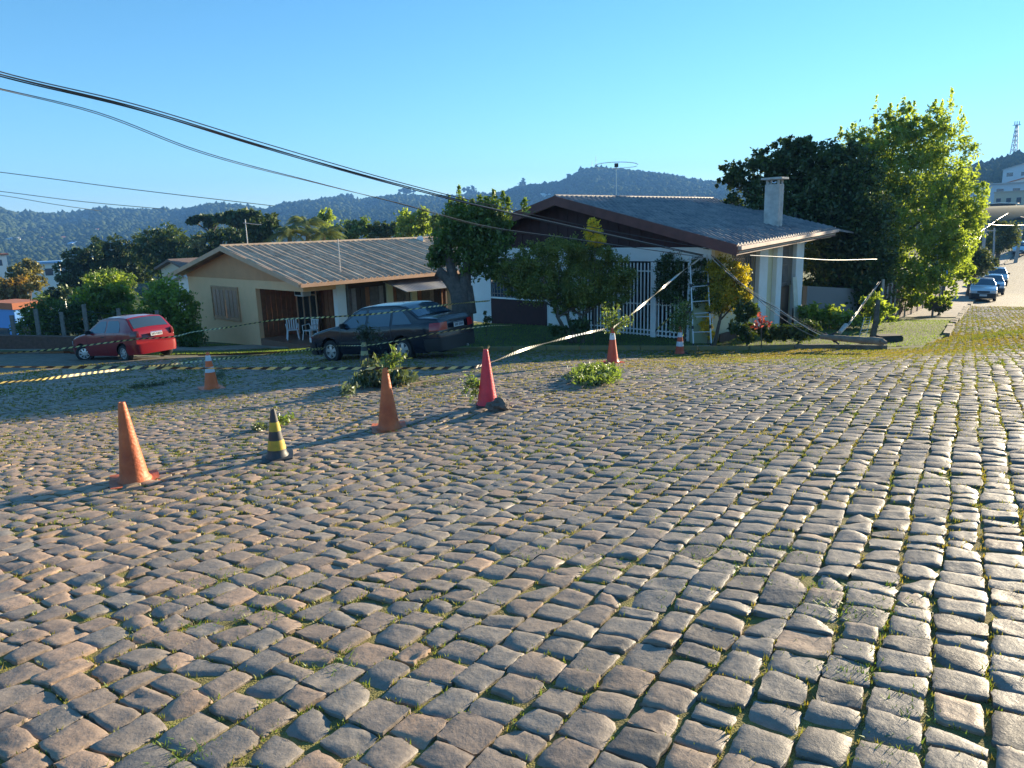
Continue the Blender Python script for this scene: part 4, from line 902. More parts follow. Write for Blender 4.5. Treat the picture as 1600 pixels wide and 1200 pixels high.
# ================================================================== traffic cones
ORANGE = mat('faded_orange_plastic', (.36, .075, .025), .55, col2=(.62, .16, .05), scale=5, bump=.3); PINK = mat('pinkish_red_plastic', (.78, .035, .06), .45, col2=(.55, .03, .045), scale=6, bump=.2)
ORED = mat('orange_red_plastic', (.55, .075, .03), .45, var=.15, scale=6); BAND = mat('white_reflective_band', (.62, .64, .68), .4, var=.1); CBLK = mat('black_rubber', (.045, .045, .048), .55, var=.3, scale=6); CYEL = mat('yellow_paint_worn', (.50, .34, .03), .6, var=.3, scale=9)
def cone(px, py, h_, label, m_body, bands=(), m_base=None, rb=.135, rt=.032, base=.22, lean=(0, 0), twist=.4, bm_=BAND, n_tex=None, sit=None):
    p = G(px, py) if sit is None else sit
    c = thing('traffic_cone', p, label, 'traffic cone', 'traffic cones closing off the junction', twist); c.rotation_euler = (lean[0], lean[1], twist)
    def r_(z): return rb + (rt - rb) * (z / h_) ** .94
    cuts = [0.03]; 
    prof = [(rb * 1.12, .0), (rb * 1.12, .022), (rb * 1.02, .04)] + [(r_(z), z) for z in np.linspace(.06, h_ - .02, 14)] + [(rt * .93, h_), (rt * .6, h_ + .001), (rt * .55, h_ - .03)]
    MB().lathe(prof, n=28, cap=False).build('cone_body', m_body, c, local=True, smooth_=True)
    s_ = base; q = MB()
    N_ = 8; g_ = []
    for i in range(N_):
        row = []
        for j in range(N_):
            x, y = -s_ + 2 * s_ * i / (N_ - 1), -s_ + 2 * s_ * j / (N_ - 1); cc = max(abs(x), abs(y)) / s_
            k_ = 1 - .10 * max(0, abs(x) + abs(y) - 1.5 * s_) / (s_); row.append((x * k_, y * k_, .022 + .012 * math.sin(x * 9 + px) * cc + .008 * math.cos(y * 11 + py) * cc))
        g_.append(row)
    q.slab(np.array(g_), .02); q.build('cone_base', m_base or m_body, c, local=True, smooth_=True)
    for a, b_, mm in bands: MB().lathe([(r_(z) + .0025, z) for z in np.linspace(a, b_, 5)], n=28, cap=False).build('band', mm, c, local=True, smooth_=True)
    return c
gA = cone(211, 752, .75, 'tall faded plain orange cone, nearest to the viewer, at the left', ORANGE, base=.205, rb=.13, rt=.03, twist=.5, lean=(0, -.02))
gB = cone(434, 716, .50, 'short black cone with two worn yellow bands standing alone', CBLK, [(.10, .195, CYEL), (.285, .375, CYEL)], base=.15, rb=.105, rt=.022, twist=.3)
gC = cone(608, 670, .73, 'plain orange cone with a leafy sprig stuck in its top', ORANGE, base=.20, rb=.13, rt=.03, twist=.2)
gD = cone(762, 634, .73, 'pinkish red cone held by a grey rock at its foot', PINK, base=.15, rb=.135, rt=.03, twist=.1, m_base=mat('dirty_base', (.06, .05, .045), .8))
gE = cone(957, 567, .75, 'orange cone with one white band under a leafy branch, behind the cut leaf heap', ORED, [(.50, .63, BAND)], base=.20, rb=.13, rt=.032, twist=.4)
gF = cone(1062, 553, .74, 'small far orange cone with two white bands and a bushy branch, next to the ladder', ORED, [(.22, .35, BAND), (.47, .60, BAND)], base=.18, rb=.13, rt=.035, twist=.2, m_base=mat('dirty_base', (.06, .05, .045), .8))
gG = cone(331, 607, .74, 'bright orange cone with two white bands, standing in the shade left of centre', mat('bright_orange', (.80, .14, .03), .45, var=.08), [(.34, .45, BAND), (.57, .68, BAND)], base=.22, rb=.145, rt=.035, twist=.7)
gH = cone(571, 573, .72, 'dark cone with pale yellowish bands half hidden by cut branches before the sedan', CBLK, [(.28, .38, mat('pale_yellow', (.40, .36, .18), .6)), (.48, .58, mat('pale_yellow', (.40, .36, .18), .6))], base=.18, rb=.13, rt=.03, twist=.3)
# rock by the red cone
bm = bmesh.new(); bmesh.ops.create_icosphere(bm, subdivisions=3, radius=1)
for v in bm.verts:
    n_ = .16 * math.sin(v.co.x * 4 + 1) + .12 * math.sin(v.co.y * 6 + v.co.z * 3) + .1 * math.cos(v.co.z * 7 + v.co.x * 5); v.co *= 1 + n_; v.co = Vector((round(v.co.x * 3.2) / 3.2 * .5 + v.co.x * .5, v.co.y, round(v.co.z * 3) / 3 * .4 + v.co.z * .6)); v.co = Vector((v.co.x * .165, v.co.y * .12, v.co.z * .085))
me = bpy.data.meshes.new('rock'); bm.to_mesh(me); bm.free(); me.materials.append(mat('rock_grey', (.15, .12, .10), .9, var=.3, scale=12, bump=.8, bscale=50))
rk = bpy.data.objects.new('rock', me); C.objects.link(rk); p = G(779, 641); rk.location = (p[0], p[1], p[2] + .06); rk.rotation_euler = (0, 0, .3); tag(rk, 'grey angular rock weighing down the foot of the pinkish red cone', 'rock')

# ================================================================== foliage
def leafquads(P, size, rnd_, asp=.5, droop=0.0):
    k = len(P); a = rng.normal(0, 1, (k, 3)); a[:, 2] -= droop * 1.5; a /= np.linalg.norm(a, axis=1)[:, None]
    b = np.cross(a, rng.normal(0, 1, (k, 3))); b /= np.linalg.norm(b, axis=1)[:, None] + 1e-9
    s_ = (size * rng.uniform(.6, 1.35, k))[:, None]
    V = np.stack([P - a * s_ * .5, P + b * s_ * asp * .5, P + a * s_ * .5, P - b * s_ * asp * .5], 1).reshape(-1, 3)
    return V, np.arange(4 * k).reshape(-1, 4), np.repeat(np.clip(rnd_, 0, 1), 4)
def crown_pts(lobes, n, clump=.28, shell=.55, upward=0.0, csz=40):
    "lobes: (centre, rx, ry, rz); leaves gathered in clumps spread through each lobe's volume"
    vol = np.array([l[1] * l[2] * l[3] for l in lobes]) ** .72; vol /= vol.sum(); PP = []; RR = []
    for (c_, rx, ry, rz), f_ in zip(lobes, vol):
        m_ = max(csz, int(n * f_)); nc = max(3, m_ // csz)
        d_ = rng.normal(0, 1, (nc, 3)); d_ /= np.linalg.norm(d_, axis=1)[:, None]; r_ = 1 - shell * rng.random(nc) ** 1.6
        cc = d_ * r_[:, None] * np.array([rx, ry, rz])
        k = rng.integers(0, nc, m_); rad_ = min(rx, ry, rz) * clump * rng.uniform(.7, 1.4, nc)
        p = cc[k] + rng.normal(0, .5, (m_, 3)) * rad_[k][:, None]
        PP.append(p + np.array(c_)); RR.append(np.clip(rng.normal(.5, .2, nc), 0, 1)[k] + rng.normal(0, .16, m_))
    return np.concatenate(PP), np.concatenate(RR)
BARK = mat('bark', (.085, .065, .048), .95, col2=(.16, .13, .10), scale=9, bump=1, bscale=30)
def limb(b, a, c, r0, r1, sag=.12, n=6, nf=7):
    a = np.asarray(a, float); c = np.asarray(c, float); L_ = np.linalg.norm(c - a); t = np.linspace(0, 1, n)[:, None]
    m_ = rng.normal(0, sag * L_ * .35, 3); m_[2] = abs(m_[2]) * .4
    pts = a * (1 - t) + c * t + m_ * (4 * t * (1 - t)) * .5 + rng.normal(0, r0 * .12, (n, 3)) * np.sin(np.pi * t)
    b.tube(pts, np.linspace(r0, r1, n), nf); return pts
def tree(name, label, cat, base, lobes, n, size, lm, trunk_r=.15, fork=.35, group=None, asp=.5, clump=.28, shell=.55, bark=BARK, droop=0, stems=1, nlimb=None, csz=40, sprouts=0, extra=None):
    base = np.asarray(base, float); t = thing(name, base, label, cat, group)
    P, R = crown_pts(lobes, n, clump, shell, csz=csz)
    P = P[P[:, 2] > base[2] + .05] if True else P; R = R[:len(P)]
    if sprouts:                                             # thin leafy shoots standing above the crown
        for _ in range(sprouts):
            c_, rx, ry, rz = lobes[rng.integers(0, len(lobes))]; a = rng.uniform(0, 6.28); rr = rng.random() ** .5
            s0 = np.array(c_) + (rx * rr * math.cos(a), ry * rr * math.sin(a), rz * .7); hh = rz * rng.uniform(.4, .95); m_ = 46
            tt = rng.random(m_); q = s0 + np.c_[np.zeros(m_), np.zeros(m_), tt * hh] + rng.normal(0, .05 + .04 * rz, (m_, 3)) * (1.1 - tt)[:, None]
            P = np.r_[P, q]; R = np.r_[R, np.clip(.6 + .4 * tt, 0, 1)]
    V, f_, r_ = leafquads(P, size, R, asp, droop)
    raw('crown', V - base, f_, lm, parent=t, rnd=r_)
    b = MB(); cen_ = np.mean([l[0] for l in lobes], axis=0); zc = cen_[2]
    if trunk_r > 0:
        for s_ in range(stems):
            o_ = np.zeros(3) if stems == 1 else np.array([rng.normal(0, trunk_r * 1.6), rng.normal(0, trunk_r * 1.6), 0])
            fk = base + (cen_ - base) * fork + (o_ * 3 if stems > 1 else 0)
            limb(b, base + o_ - (0, 0, .15), fk, trunk_r, trunk_r * .72, .06, 7, 9)
            sel = list(range(len(lobes))); random.shuffle(sel); sel = sel[:nlimb or 9]
            for k in sel[s_::stems] if stems > 1 else sel: limb(b, fk, np.array(lobes[k][0]), trunk_r * .5, trunk_r * .12, .22)
        b.build('trunk', bark, t, smooth_=True)
    return t
def lob(px, py, z, r, ry=None, dz=0, dep=1.0):
    c_ = up(px, py, z + dz); k = z / F; return (c_, r * k, r * k * dep, (ry or r) * k)
CLIP = leafmat('clipped_leaf', (.08, .12, .025), (.22, .24, .045), .3, .05)
EVG = leafmat('evergreen_leaf', (0.024, 0.044, 0.016), (0.070, 0.110, 0.028), .25, .05)
DKG = leafmat('dark_green_leaf', (0.031, 0.051, 0.017), (0.076, 0.122, 0.031), .3, .05)
MIDG = leafmat('mid_green_leaf', (0.051, 0.088, 0.024), (0.128, 0.204, 0.037), .4, .05)
LTG = leafmat('light_green_leaf', (0.09, 0.14, 0.027), (0.26, 0.35, 0.065), .62, .05)
YEL = leafmat('yellow_green_leaf', (.34, .30, .02), (.80, .60, .05), .5, .04)
BRN = leafmat('autumn_leaf', (0.135, 0.098, 0.030), (0.300, 0.195, 0.053), .4, .04)
GREY = leafmat('greyish_leaf', (0.150, 0.165, 0.090), (0.330, 0.300, 0.180), .4, .04)
def gz(px, py, z):
    p = up(px, py, z); return np.array([p[0], p[1], h1(p[0], p[1]) + .06])
# the two big trees on the right
z = 33.0
tree('broadleaf_tree', 'tall airy light-green tree, the biggest, right of the white house', 'tree', gz(1352, 518, 30.5), [lob(*a) for a in
    [(1420, 215, z, 60, 45), (1365, 245, z, 55, 50), (1465, 250, z, 50, 55), (1400, 300, z, 75, 60, 0), (1475, 320, z, 55, 50), (1500, 300, z, 32, 30), (1445, 380, z, 60, 50, -1), (1380, 380, z, 60, 55, -.6), (1480, 400, z, 35, 38, -1), (1420, 440, z, 55, 38, -1.5),
     (1465, 440, z, 30, 28, -1.5), (1350, 440, z, 45, 42, -1), (1330, 230, z, 30, 25), (1500, 355, z, 34, 28), (1335, 300, z, 44, 40), (1322, 360, z, 36, 40), (1510, 340, z, 34, 34), (1500, 400, z, 28, 28), (1455, 465, z, 34, 18), (1360, 330, z, 50, 45), (1375, 460, z, 40, 26), (1420, 470, z, 40, 16), (1505, 430, z, 22, 20), (1330, 430, z, 40, 34), (1395, 190, z, 34, 22), (1450, 195, z, 30, 24)]], 62000, .18, LTG, .13, .22, clump=.17, shell=.9, stems=3, asp=.45, csz=34, sprouts=85)
tree('broadleaf_tree', 'dense dark tree rising behind the chimney of the white house', 'tree', gz(1318, 520, 29.5), [lob(*a) for a in
    [(1150, 268, 29.5, 26, 16), (1135, 285, 29.5, 18, 9), (1255, 225, 29.5, 30, 16), (1250, 260, 29.5, 55, 32), (1200, 260, 29.5, 42, 24), (1160, 285, 29.5, 34, 16), (1180, 315, 29.5, 45, 25), (1300, 300, 29.5, 60, 60), (1245, 320, 29.5, 60, 45), (1330, 370, 29.5, 58, 60), (1290, 400, 29.5, 50, 55), (1320, 450, 29.5, 48, 40), (1345, 330, 29, 46, 50), (1350, 400, 29, 46, 50), (1355, 455, 29, 38, 34), (1340, 270, 29.5, 36, 34), (1275, 460, 29.5, 30, 35), (1230, 235, 29.5, 34, 18), (1310, 245, 29.5, 34, 24)]],
    60000, .17, DKG, .26, .3, clump=.26, shell=.8, stems=2, csz=36)
tree('shrub', 'loose sunlit shrub under the big trees, behind the fallen pole', 'shrub', gz(1290, 522, 24.5), [lob(*a) for a in [(1268, 490, 24.5, 22, 16), (1300, 500, 24.5, 26, 20), (1330, 505, 24.5, 20, 16)]], 2200, .16, LTG, .03, .4, clump=.4)
tree('shrub', 'small bright yellow-green shrub right of the tree trunks', 'shrub', gz(1372, 512, 25), [lob(*a) for a in [(1368, 485, 25, 16, 22), (1382, 490, 25, 14, 14), (1358, 470, 25, 10, 14)]], 1300, .15, YEL if False else LTG, .03, .4, clump=.4)
# clipped tree and shrubs before the white house
z = 21.4
tree('clipped_tree', 'wide dark clipped tree in front of the gate, several thin stems', 'tree', gz(905, 530, z), [lob(*a) for a in
    [(805, 425, z, 34, 26), (840, 405, z, 36, 25), (880, 395, z, 40, 26), (925, 400, z, 34, 28), (960, 430, z, 32, 28), (850, 445, z, 44, 30), (905, 445, z, 48, 36), (950, 460, z, 36, 24), (895, 475, z, 34, 18), (815, 450, z, 28, 18)]], 60000, .062, CLIP, .065, .42, clump=.24, shell=.5, stems=4, asp=.6, csz=70)
tree('clipped_tree', 'bright yellow tuft of foliage rising out of the wide dark clipped tree', 'shrub', gz(928, 530, z - .2), [lob(*a) for a in [(928, 366, z - .4, 13, 17), (926, 350, z - .4, 8, 12), (936, 378, z - .6, 11, 8)]], 2600, .07, YEL, .02, .8, clump=.35, nlimb=2)
z = 20.9
tree('clipped_tree', 'dark green clipped shrub behind and just left of the ladder', 'shrub', gz(1068, 536, z + .7), [lob(*a) for a in [(1052, 420, z + .9, 26, 24), (1082, 410, z + 1.1, 22, 16), (1048, 450, z + .9, 24, 26), (1076, 455, z + 1.1, 24, 30), (1096, 412, 21.05, 17, 12), (1095, 436, 21.05, 17, 18), (1092, 464, 21.05, 15, 16)]], 20000, .062, DKG, .05, .4, clump=.25, csz=50, asp=.6)
tree('clipped_tree', 'yellow-topped green shrub with a bent trunk, right of the ladder', 'shrub', gz(1114, 540, z), [lob(*a) for a in [(1125, 430, z, 24, 26), (1150, 435, z, 22, 24), (1135, 462, z, 30, 26), (1160, 460, z, 14, 18), (1118, 475, z, 18, 16)]], 18000, .065, leafmat('yellow_green_mixed', (.07, .11, .018), (.52, .42, .035), .5, .04), .06, .45, clump=.26, csz=45, asp=.6)
tree('shrub', 'low pale yellow leafy plant at the foot of the ladder', 'shrub', gz(1106, 540, z + .3), [lob(*a) for a in [(1103, 505, z + .3, 10, 20), (1112, 520, z + .3, 8, 12)]], 700, .09, YEL, .02, .5, clump=.5)
tree('shrub', 'dark glossy broad-leaved bush against the corner of the white house', 'shrub', gz(1168, 535, 20.6), [lob(*a) for a in [(1165, 485, 20.6, 16, 18), (1160, 510, 20.6, 18, 16), (1172, 522, 20.6, 14, 10)]], 1500, .15, DKG, .03, .5, clump=.4)
tree('shrub', 'dark low planting along the base of the side wall', 'shrub', gz(1215, 530, 21), [lob(*a) for a in [(1205, 518, 21, 20, 12), (1235, 520, 21, 20, 12), (1262, 515, 21, 16, 14)]], 2600, .12, EVG, 0, .5, clump=.4)
ps = thing('red_flower', gz(1192, 535, 20.3), 'red-leaved flower plant between the bush and the side wall', 'flower')
for (a, b_, r_) in [(1190, 497, .14), (1196, 505, .12), (1180, 510, .08)]:
    q, R = crown_pts([(up(a, b_, 20.3), r_, r_, r_ * .9)], 40, .6, csz=8); V, f_, rr2 = leafquads(q, .10, R); raw('bloom', V - np.array(ps.location), f_, leafmat('red_petal', (.22, .02, .03), (.38, .10, .09), .3), parent=ps, rnd=rr2)
MB().tube([gz(1190, 535, 20.3), up(1190, 500, 20.3)], .015, 5).build('stem', BARK, ps)
tree('shrub', 'small dark bush at the foot of the white front wall, beside the sedan', 'shrub', gz(760, 508, 23.5), [lob(760, 503, 23.5, 7, 8), lob(757, 493, 23.5, 4, 6)], 500, .07, DKG, .015, .5, clump=.5)
tree('shrub', 'spiky low planting under the stems of the clipped tree', 'shrub', gz(885, 520, 20.4), [lob(870, 515, 20.4, 16, 9), lob(905, 512, 20.4, 14, 14)], 1200, .12, DKG, 0, .5, clump=.5)
# pruned thick-trunk tree
z = 21.6; tb_ = gz(722, 500, z); pt = thing('pruned_tree', tb_, 'pruned tree with thick knobbly grey trunk and upright shoots, behind the dark sedan', 'tree')
b = MB()
def P_(x, y, dz=0): return up(x, y, z + dz)
b.tube([tb_ - d3 * .2, P_(722, 478), P_(716, 455), P_(708, 440)], [.36, .31, .26, .22], 12)
b.tube([P_(712, 452), P_(700, 436), P_(690, 428), P_(684, 424)], [.2, .17, .15, .17], 10)
b.tube([P_(712, 450), P_(706, 425), P_(700, 400), P_(704, 370)], [.2, .15, .11, .07], 9)
b.tube([P_(722, 470), P_(726, 445), P_(728, 425), P_(735, 395)], [.24, .2, .16, .08], 10)
b.tube([P_(736, 490), P_(733, 466), P_(731, 447)], [.17, .16, .14], 9)
b.tube([P_(728, 430), P_(745, 405), P_(765, 375), P_(775, 350)], [.1, .08, .05, .03], 7)
b.build('trunk', mat('knobbly_bark', (.14, .115, .10), .95, col2=(.06, .05, .045), scale=7, bump=1, bscale=14), pt, smooth_=True)
lbs = [lob(*a) for a in [(705, 375, z, 28, 40), (740, 365, z, 36, 42), (770, 375, z, 28, 35), (720, 340, z, 26, 25), (765, 335, z, 25, 20), (685, 400, z, 18, 22), (745, 410, z, 32, 24), (785, 350, z, 18, 22), (775, 425, z, 16, 14)]]
q, R = crown_pts(lbs, 19000, .27, .8, csz=30)
for (x, y0, y1) in [(717, 335, 290), (724, 335, 312), (750, 325, 305), (772, 318, 296), (786, 320, 299), (702, 330, 305), (738, 330, 312), (794, 330, 308), (760, 325, 308), (820, 330, 310)]:
    m_ = 110; tt = rng.random(m_); s0 = P_(x, y0); s1 = P_(x, y1); q = np.r_[q, s0 + (s1 - s0) * tt[:, None] + rng.normal(0, .07, (m_, 3)) * (1.2 - tt)[:, None]]; R = np.r_[R, .6 + .4 * tt]
V, f_, rr2 = leafquads(q, .125, R, .45, .2); raw('crown', V - tb_, f_, MIDG, parent=pt, rnd=rr2)
# behind and beside the beige house, near the red car
def simple(name, label, px, py, z_, lobes, n, sz, lm, tr=.1, **k): return tree(name, label, k.pop('cat', 'tree'), gz(px, py, z_), [lob(a[0], a[1], z_, a[2], a[3] if len(a) > 3 else None) for a in lobes], n, sz, lm, tr, k.pop('fork', .35), **k)
simple('shrub', 'large bright yellow-green bush between the red car and the beige house', 265, 545, 31.5, [(262, 465, 30, 28), (285, 490, 26, 32), (245, 470, 26, 24), (270, 510, 34, 28), (295, 515, 18, 22), (235, 490, 18, 20)], 8500, .17, LTG, .06, cat='shrub', clump=.32)
simple('shrub', 'bright green leafy bush above the roof of the red car', 165, 530, 33, [(140, 460, 24, 22), (170, 450, 26, 24), (190, 465, 18, 18), (150, 480, 30, 20), (185, 485, 24, 16), (125, 475, 14, 16)], 6500, .19, LTG, .06, cat='shrub', clump=.34)
simple('round_tree', 'round-topped olive green tree behind the bright leafy bush', 172, 500, 40, [(172, 440, 34, 20), (185, 450, 26, 16), (160, 445, 24, 16)], 6000, .15, MIDG, .1, clump=.25)
simple('shrub', 'leafy hedge plant behind the wire fence, at the far left', 60, 540, 31, [(60, 490, 22, 20), (80, 480, 20, 16), (45, 510, 22, 18), (75, 512, 22, 20)], 4200, .15, MIDG, .03, cat='shrub', clump=.4)
simple('shrub', 'dark hedge plant behind the wire fence, left of the red car', 115, 540, 31, [(105, 505, 22, 22), (125, 495, 20, 24), (140, 515, 16, 18)], 3600, .15, DKG, .03, cat='shrub', clump=.4)
simple('shrub', 'low grassy weeds at the corner of the beige house', 305, 545, 31, [(308, 530, 14, 12), (292, 538, 12, 8)], 1300, .12, MIDG, 0, cat='shrub', clump=.5)
far_ = [
 ('autumn_tree', 'orange-brown bushy tree at the left edge of the photo', 20, 480, 62, [(8, 455, 26, 20), (28, 450, 22, 16), (20, 470, 28, 14)], 3600, .34, BRN, .2),
 ('autumn_tree', 'olive-brown tall tree before the white building at far left', 42, 470, 85, [(40, 425, 24, 16), (48, 440, 20, 14), (30, 435, 16, 14), (46, 412, 16, 10)], 3600, .40, leafmat('olive_leaf', (0.090, 0.090, 0.030), (0.225, 0.195, 0.045), .4), .2),
 ('dark_tree', 'dark spreading tree right of the white building', 120, 470, 75, [(115, 415, 26, 18), (140, 405, 28, 20), (125, 435, 32, 18), (100, 440, 14, 16)], 4600, .42, EVG, .25),
 ('dark_tree', 'broad dark tree behind the round-topped tree', 190, 460, 78, [(180, 400, 34, 24), (215, 395, 34, 26), (200, 425, 44, 20), (165, 385, 20, 16)], 6000, .42, EVG, .25),
 ('dark_tree', 'greenish dark tree left of the beige gable', 262, 460, 72, [(255, 375, 34, 22), (285, 385, 34, 28), (270, 410, 44, 26), (235, 400, 24, 24), (295, 420, 26, 22)], 7500, .40, DKG, .25),
 ('flowering_tree', 'small greyish white-blossomed tree beside the beige gable', 308, 410, 66, [(308, 378, 14, 11)], 900, .30, GREY, .08),
 ('dark_tree', 'dark tree mass directly above the beige gable', 335, 430, 68, [(325, 385, 26, 20), (350, 375, 26, 18), (310, 410, 26, 20), (378, 380, 26, 18)], 5500, .36, EVG, .2),
 ('bushy_tree', 'mid green bushy tree left of the palm', 405, 400, 60, [(408, 365, 24, 20), (425, 350, 18, 14), (395, 375, 18, 12)], 3600, .32, DKG, .15),
 ('bushy_tree', 'rounded tree right of the palm, behind the beige roof', 548, 400, 72, [(548, 362, 28, 16), (565, 355, 18, 14), (530, 368, 18, 12)], 3600, .36, MIDG, .15),
 ('bushy_tree', 'olive bush behind the middle of the beige roof ridge', 595, 400, 72, [(595, 362, 22, 14), (612, 358, 16, 12)], 2800, .36, DKG, .15),
 ('bushy_tree', 'bright light-green tree just left of the pruned tree', 648, 400, 56, [(645, 352, 26, 24), (662, 345, 18, 18), (635, 360, 18, 14)], 4000, .28, LTG, .12),
 ('bushy_tree', 'pale green slim tree between the palm and the roof mast', 512, 380, 78, [(512, 338, 12, 14), (505, 350, 14, 12)], 1500, .34, LTG, .12),
 ('bushy_tree', 'leafy green tree right behind the pruned tree', 690, 400, 52, [(690, 355, 22, 24), (710, 365, 22, 22), (800, 365, 20, 20)], 4200, .26, MIDG, .12),
 ('dark_tree', 'low dark tree between the white building and the bushes', 80, 470, 70, [(75, 465, 22, 10), (95, 460, 18, 12)], 1800, .34, EVG, .1),
]
for (nm, lb, a, b_, z_, ls, n_, sz, lm, tr) in far_: simple(nm, lb, a, b_, z_, ls, n_, sz, lm, tr, clump=.3, shell=.8)
# araucarias with flat umbrella crowns
def araucaria(label, z_, trunkpx, y0, y1, pads):
    base = gz(trunkpx, y0, z_); t = thing('araucaria', base, label, 'tree', 'flat-topped araucaria pines behind the beige house'); b = MB(); top = up(trunkpx, y1, z_); b.tube([base - d3, top], [.4, .2], 8); Ps = []; Rs = []
    for (x, y, r_, ry) in pads:
        l_ = lob(x, y, z_, r_, ry); b.tube([top - d3 * 1.2, l_[0]], [.14, .07], 5); q, R = crown_pts([l_], int(34 * r_), .35, .8, csz=14); Ps.append(q); Rs.append(R)
    b.build('trunk', BARK, t); V, f_, r2 = leafquads(np.concatenate(Ps), .62, np.concatenate(Rs)); raw('crown', V - base, f_, EVG, parent=t, rnd=r2)
araucaria('left araucaria with a bare trunk and flat tufted crown, above the gable', 88, 329, 440, 350, [(302, 345, 11, 5), (318, 341, 13, 5), (334, 345, 13, 6), (345, 340, 11, 5), (325, 351, 10, 5)])
araucaria('right araucaria with a wide dark flat crown, behind the gable antenna', 80, 378, 440, 345, [(350, 342, 14, 6), (365, 336, 16, 6), (383, 335, 18, 7), (398, 341, 16, 8), (372, 346, 20, 7), (405, 350, 12, 7), (388, 352, 16, 8)])
# palms
for (pxa, pya, z_, lbl) in ((480, 350, 62, 'taller feathery palm with arching fronds behind the beige roof'), (452, 362, 60, 'lower feathery palm left of the taller one, behind the beige roof'), (505, 366, 61, 'small palm crown right of the taller palm, just over the beige roof')):
  base = gz(pxa, 420, z_); pm = thing('palm_tree', base, lbl, 'palm tree', 'feathery palms behind the beige roof')
  top = up(pxa, pya, z_); MB().tube([base - d3, top], [.28, .18], 8).build('trunk', BARK, pm)
  FR = leafmat('palm_leaf', (0.072, 0.104, 0.032), (0.192, 0.224, 0.064), .4)
  for k in range(26):
      a = k * 2.4; el = rng.uniform(-.1, 1.15); Lf = rng.uniform(1.9, 2.7); tt = np.linspace(0, 1, 22)
      sp_ = np.c_[np.cos(a) * tt * Lf * math.cos(el * .6), np.sin(a) * tt * Lf * math.cos(el * .6), Lf * (math.sin(el) * tt - (.55 + .25 * el) * tt ** 2.2)] + (top - base)
      dirn = np.gradient(sp_, axis=0); dirn /= np.linalg.norm(dirn, axis=1)[:, None]; sdn_ = np.cross(dirn, d3); Vp = []; 
      for s_ in (-1, 1):
          l_ = (.55 * np.sin(np.pi * np.clip(tt * .9 + .1, 0, 1)) + .1)[:, None]; w_ = dirn * .05
          tip = sp_ + (sdn_ * s_ * .8 + dirn * .35 - d3 * .45) * l_; Vp.append(np.stack([sp_ - w_, sp_ + w_, tip], 1).reshape(-1, 3))
      Vp = np.concatenate(Vp); raw('frond', Vp, np.arange(len(Vp)).reshape(-1, 3), FR, parent=pm, rnd=np.full(len(Vp), rng.random()))
# clipped street trees in the side street
def street_tree(label, px, pyb, z_, lobes, n_, sz): tree('clipped_street_tree', label, 'tree', gz(px, pyb, z_), [lob(a[0], a[1], z_, a[2], a[3]) for a in lobes], n_, sz, leafmat('street_tree_leaf', (0.025, 0.042, 0.014), (0.140, 0.168, 0.035), .35), .2 * z_ / 52, .45, 'clipped round trees in the side street', clump=.3, csz=50, asp=.6)
street_tree('round clipped street tree shading the nearest white car', 1512, 462, 50, [(1525, 405, 26, 16), (1512, 398, 20, 14), (1540, 410, 18, 14), (1520, 418, 22, 14)], 6500, .16)
street_tree('round clipped street tree farther up the side street', 1556, 415, 80, [(1565, 368, 24, 20), (1552, 378, 18, 20), (1578, 372, 14, 16), (1562, 352, 16, 8)], 6000, .24)
tree('shrub', 'small leafy sapling beside the dark bin on the side pavement', 'shrub', gz(1464, 502, 34.5), [lob(1472, 478, 34.5, 13, 9), lob(1462, 486, 34.5, 9, 7), lob(1480, 470, 34.5, 8, 7)], 1100, .12, DKG, .05, .4, clump=.4)

# ================================================================== props: ladder, tapes, cables, fallen pole, cut branches
z = 20.6
ld = thing('ladder', gz(1096, 535, z), 'aluminium ladder standing on the lawn in front of the clipped shrubs, cables resting on it', 'ladder')
LALU = mat('ladder_aluminium', (.66, .66, .66), .4, metal=.55, var=.1)
l0, l1_, r0_, r1_ = up(1083.5, 537, z), up(1078, 402, z + .35), up(1111.5, 536, z - .02), up(1104.5, 398, z + .33)
l0[2] = h1(l0[0], l0[1]) + .07; r0_[2] = h1(r0_[0], r0_[1]) + .07
for a, b_ in ((l0, l1_), (r0_, r1_)):
    q = MB().bar(a, b_, .055, .03, upv=(1, 0, 0)).build('rail', LALU, ld, bevel=.004)
    MB().bar(a, a + (b_ - a) * .04, .07, .045, upv=(1, 0, 0)).build('foot', BLACKP, q)
    for t in (.20, .36, .66): MB().bar(a + (b_ - a) * t, a + (b_ - a) * (t + .035), .075, .05, upv=(1, 0, 0)).build('clamp', BLACKP, q)
for t in (.012, .165, .33, .37, .50, .665, .82, .975): MB().tube([l0 + (l1_ - l0) * t, r0_ + (r1_ - r0_) * t], .016, 6).build('rung', LALU, ld)
ltop = (l1_ + r1_) / 2
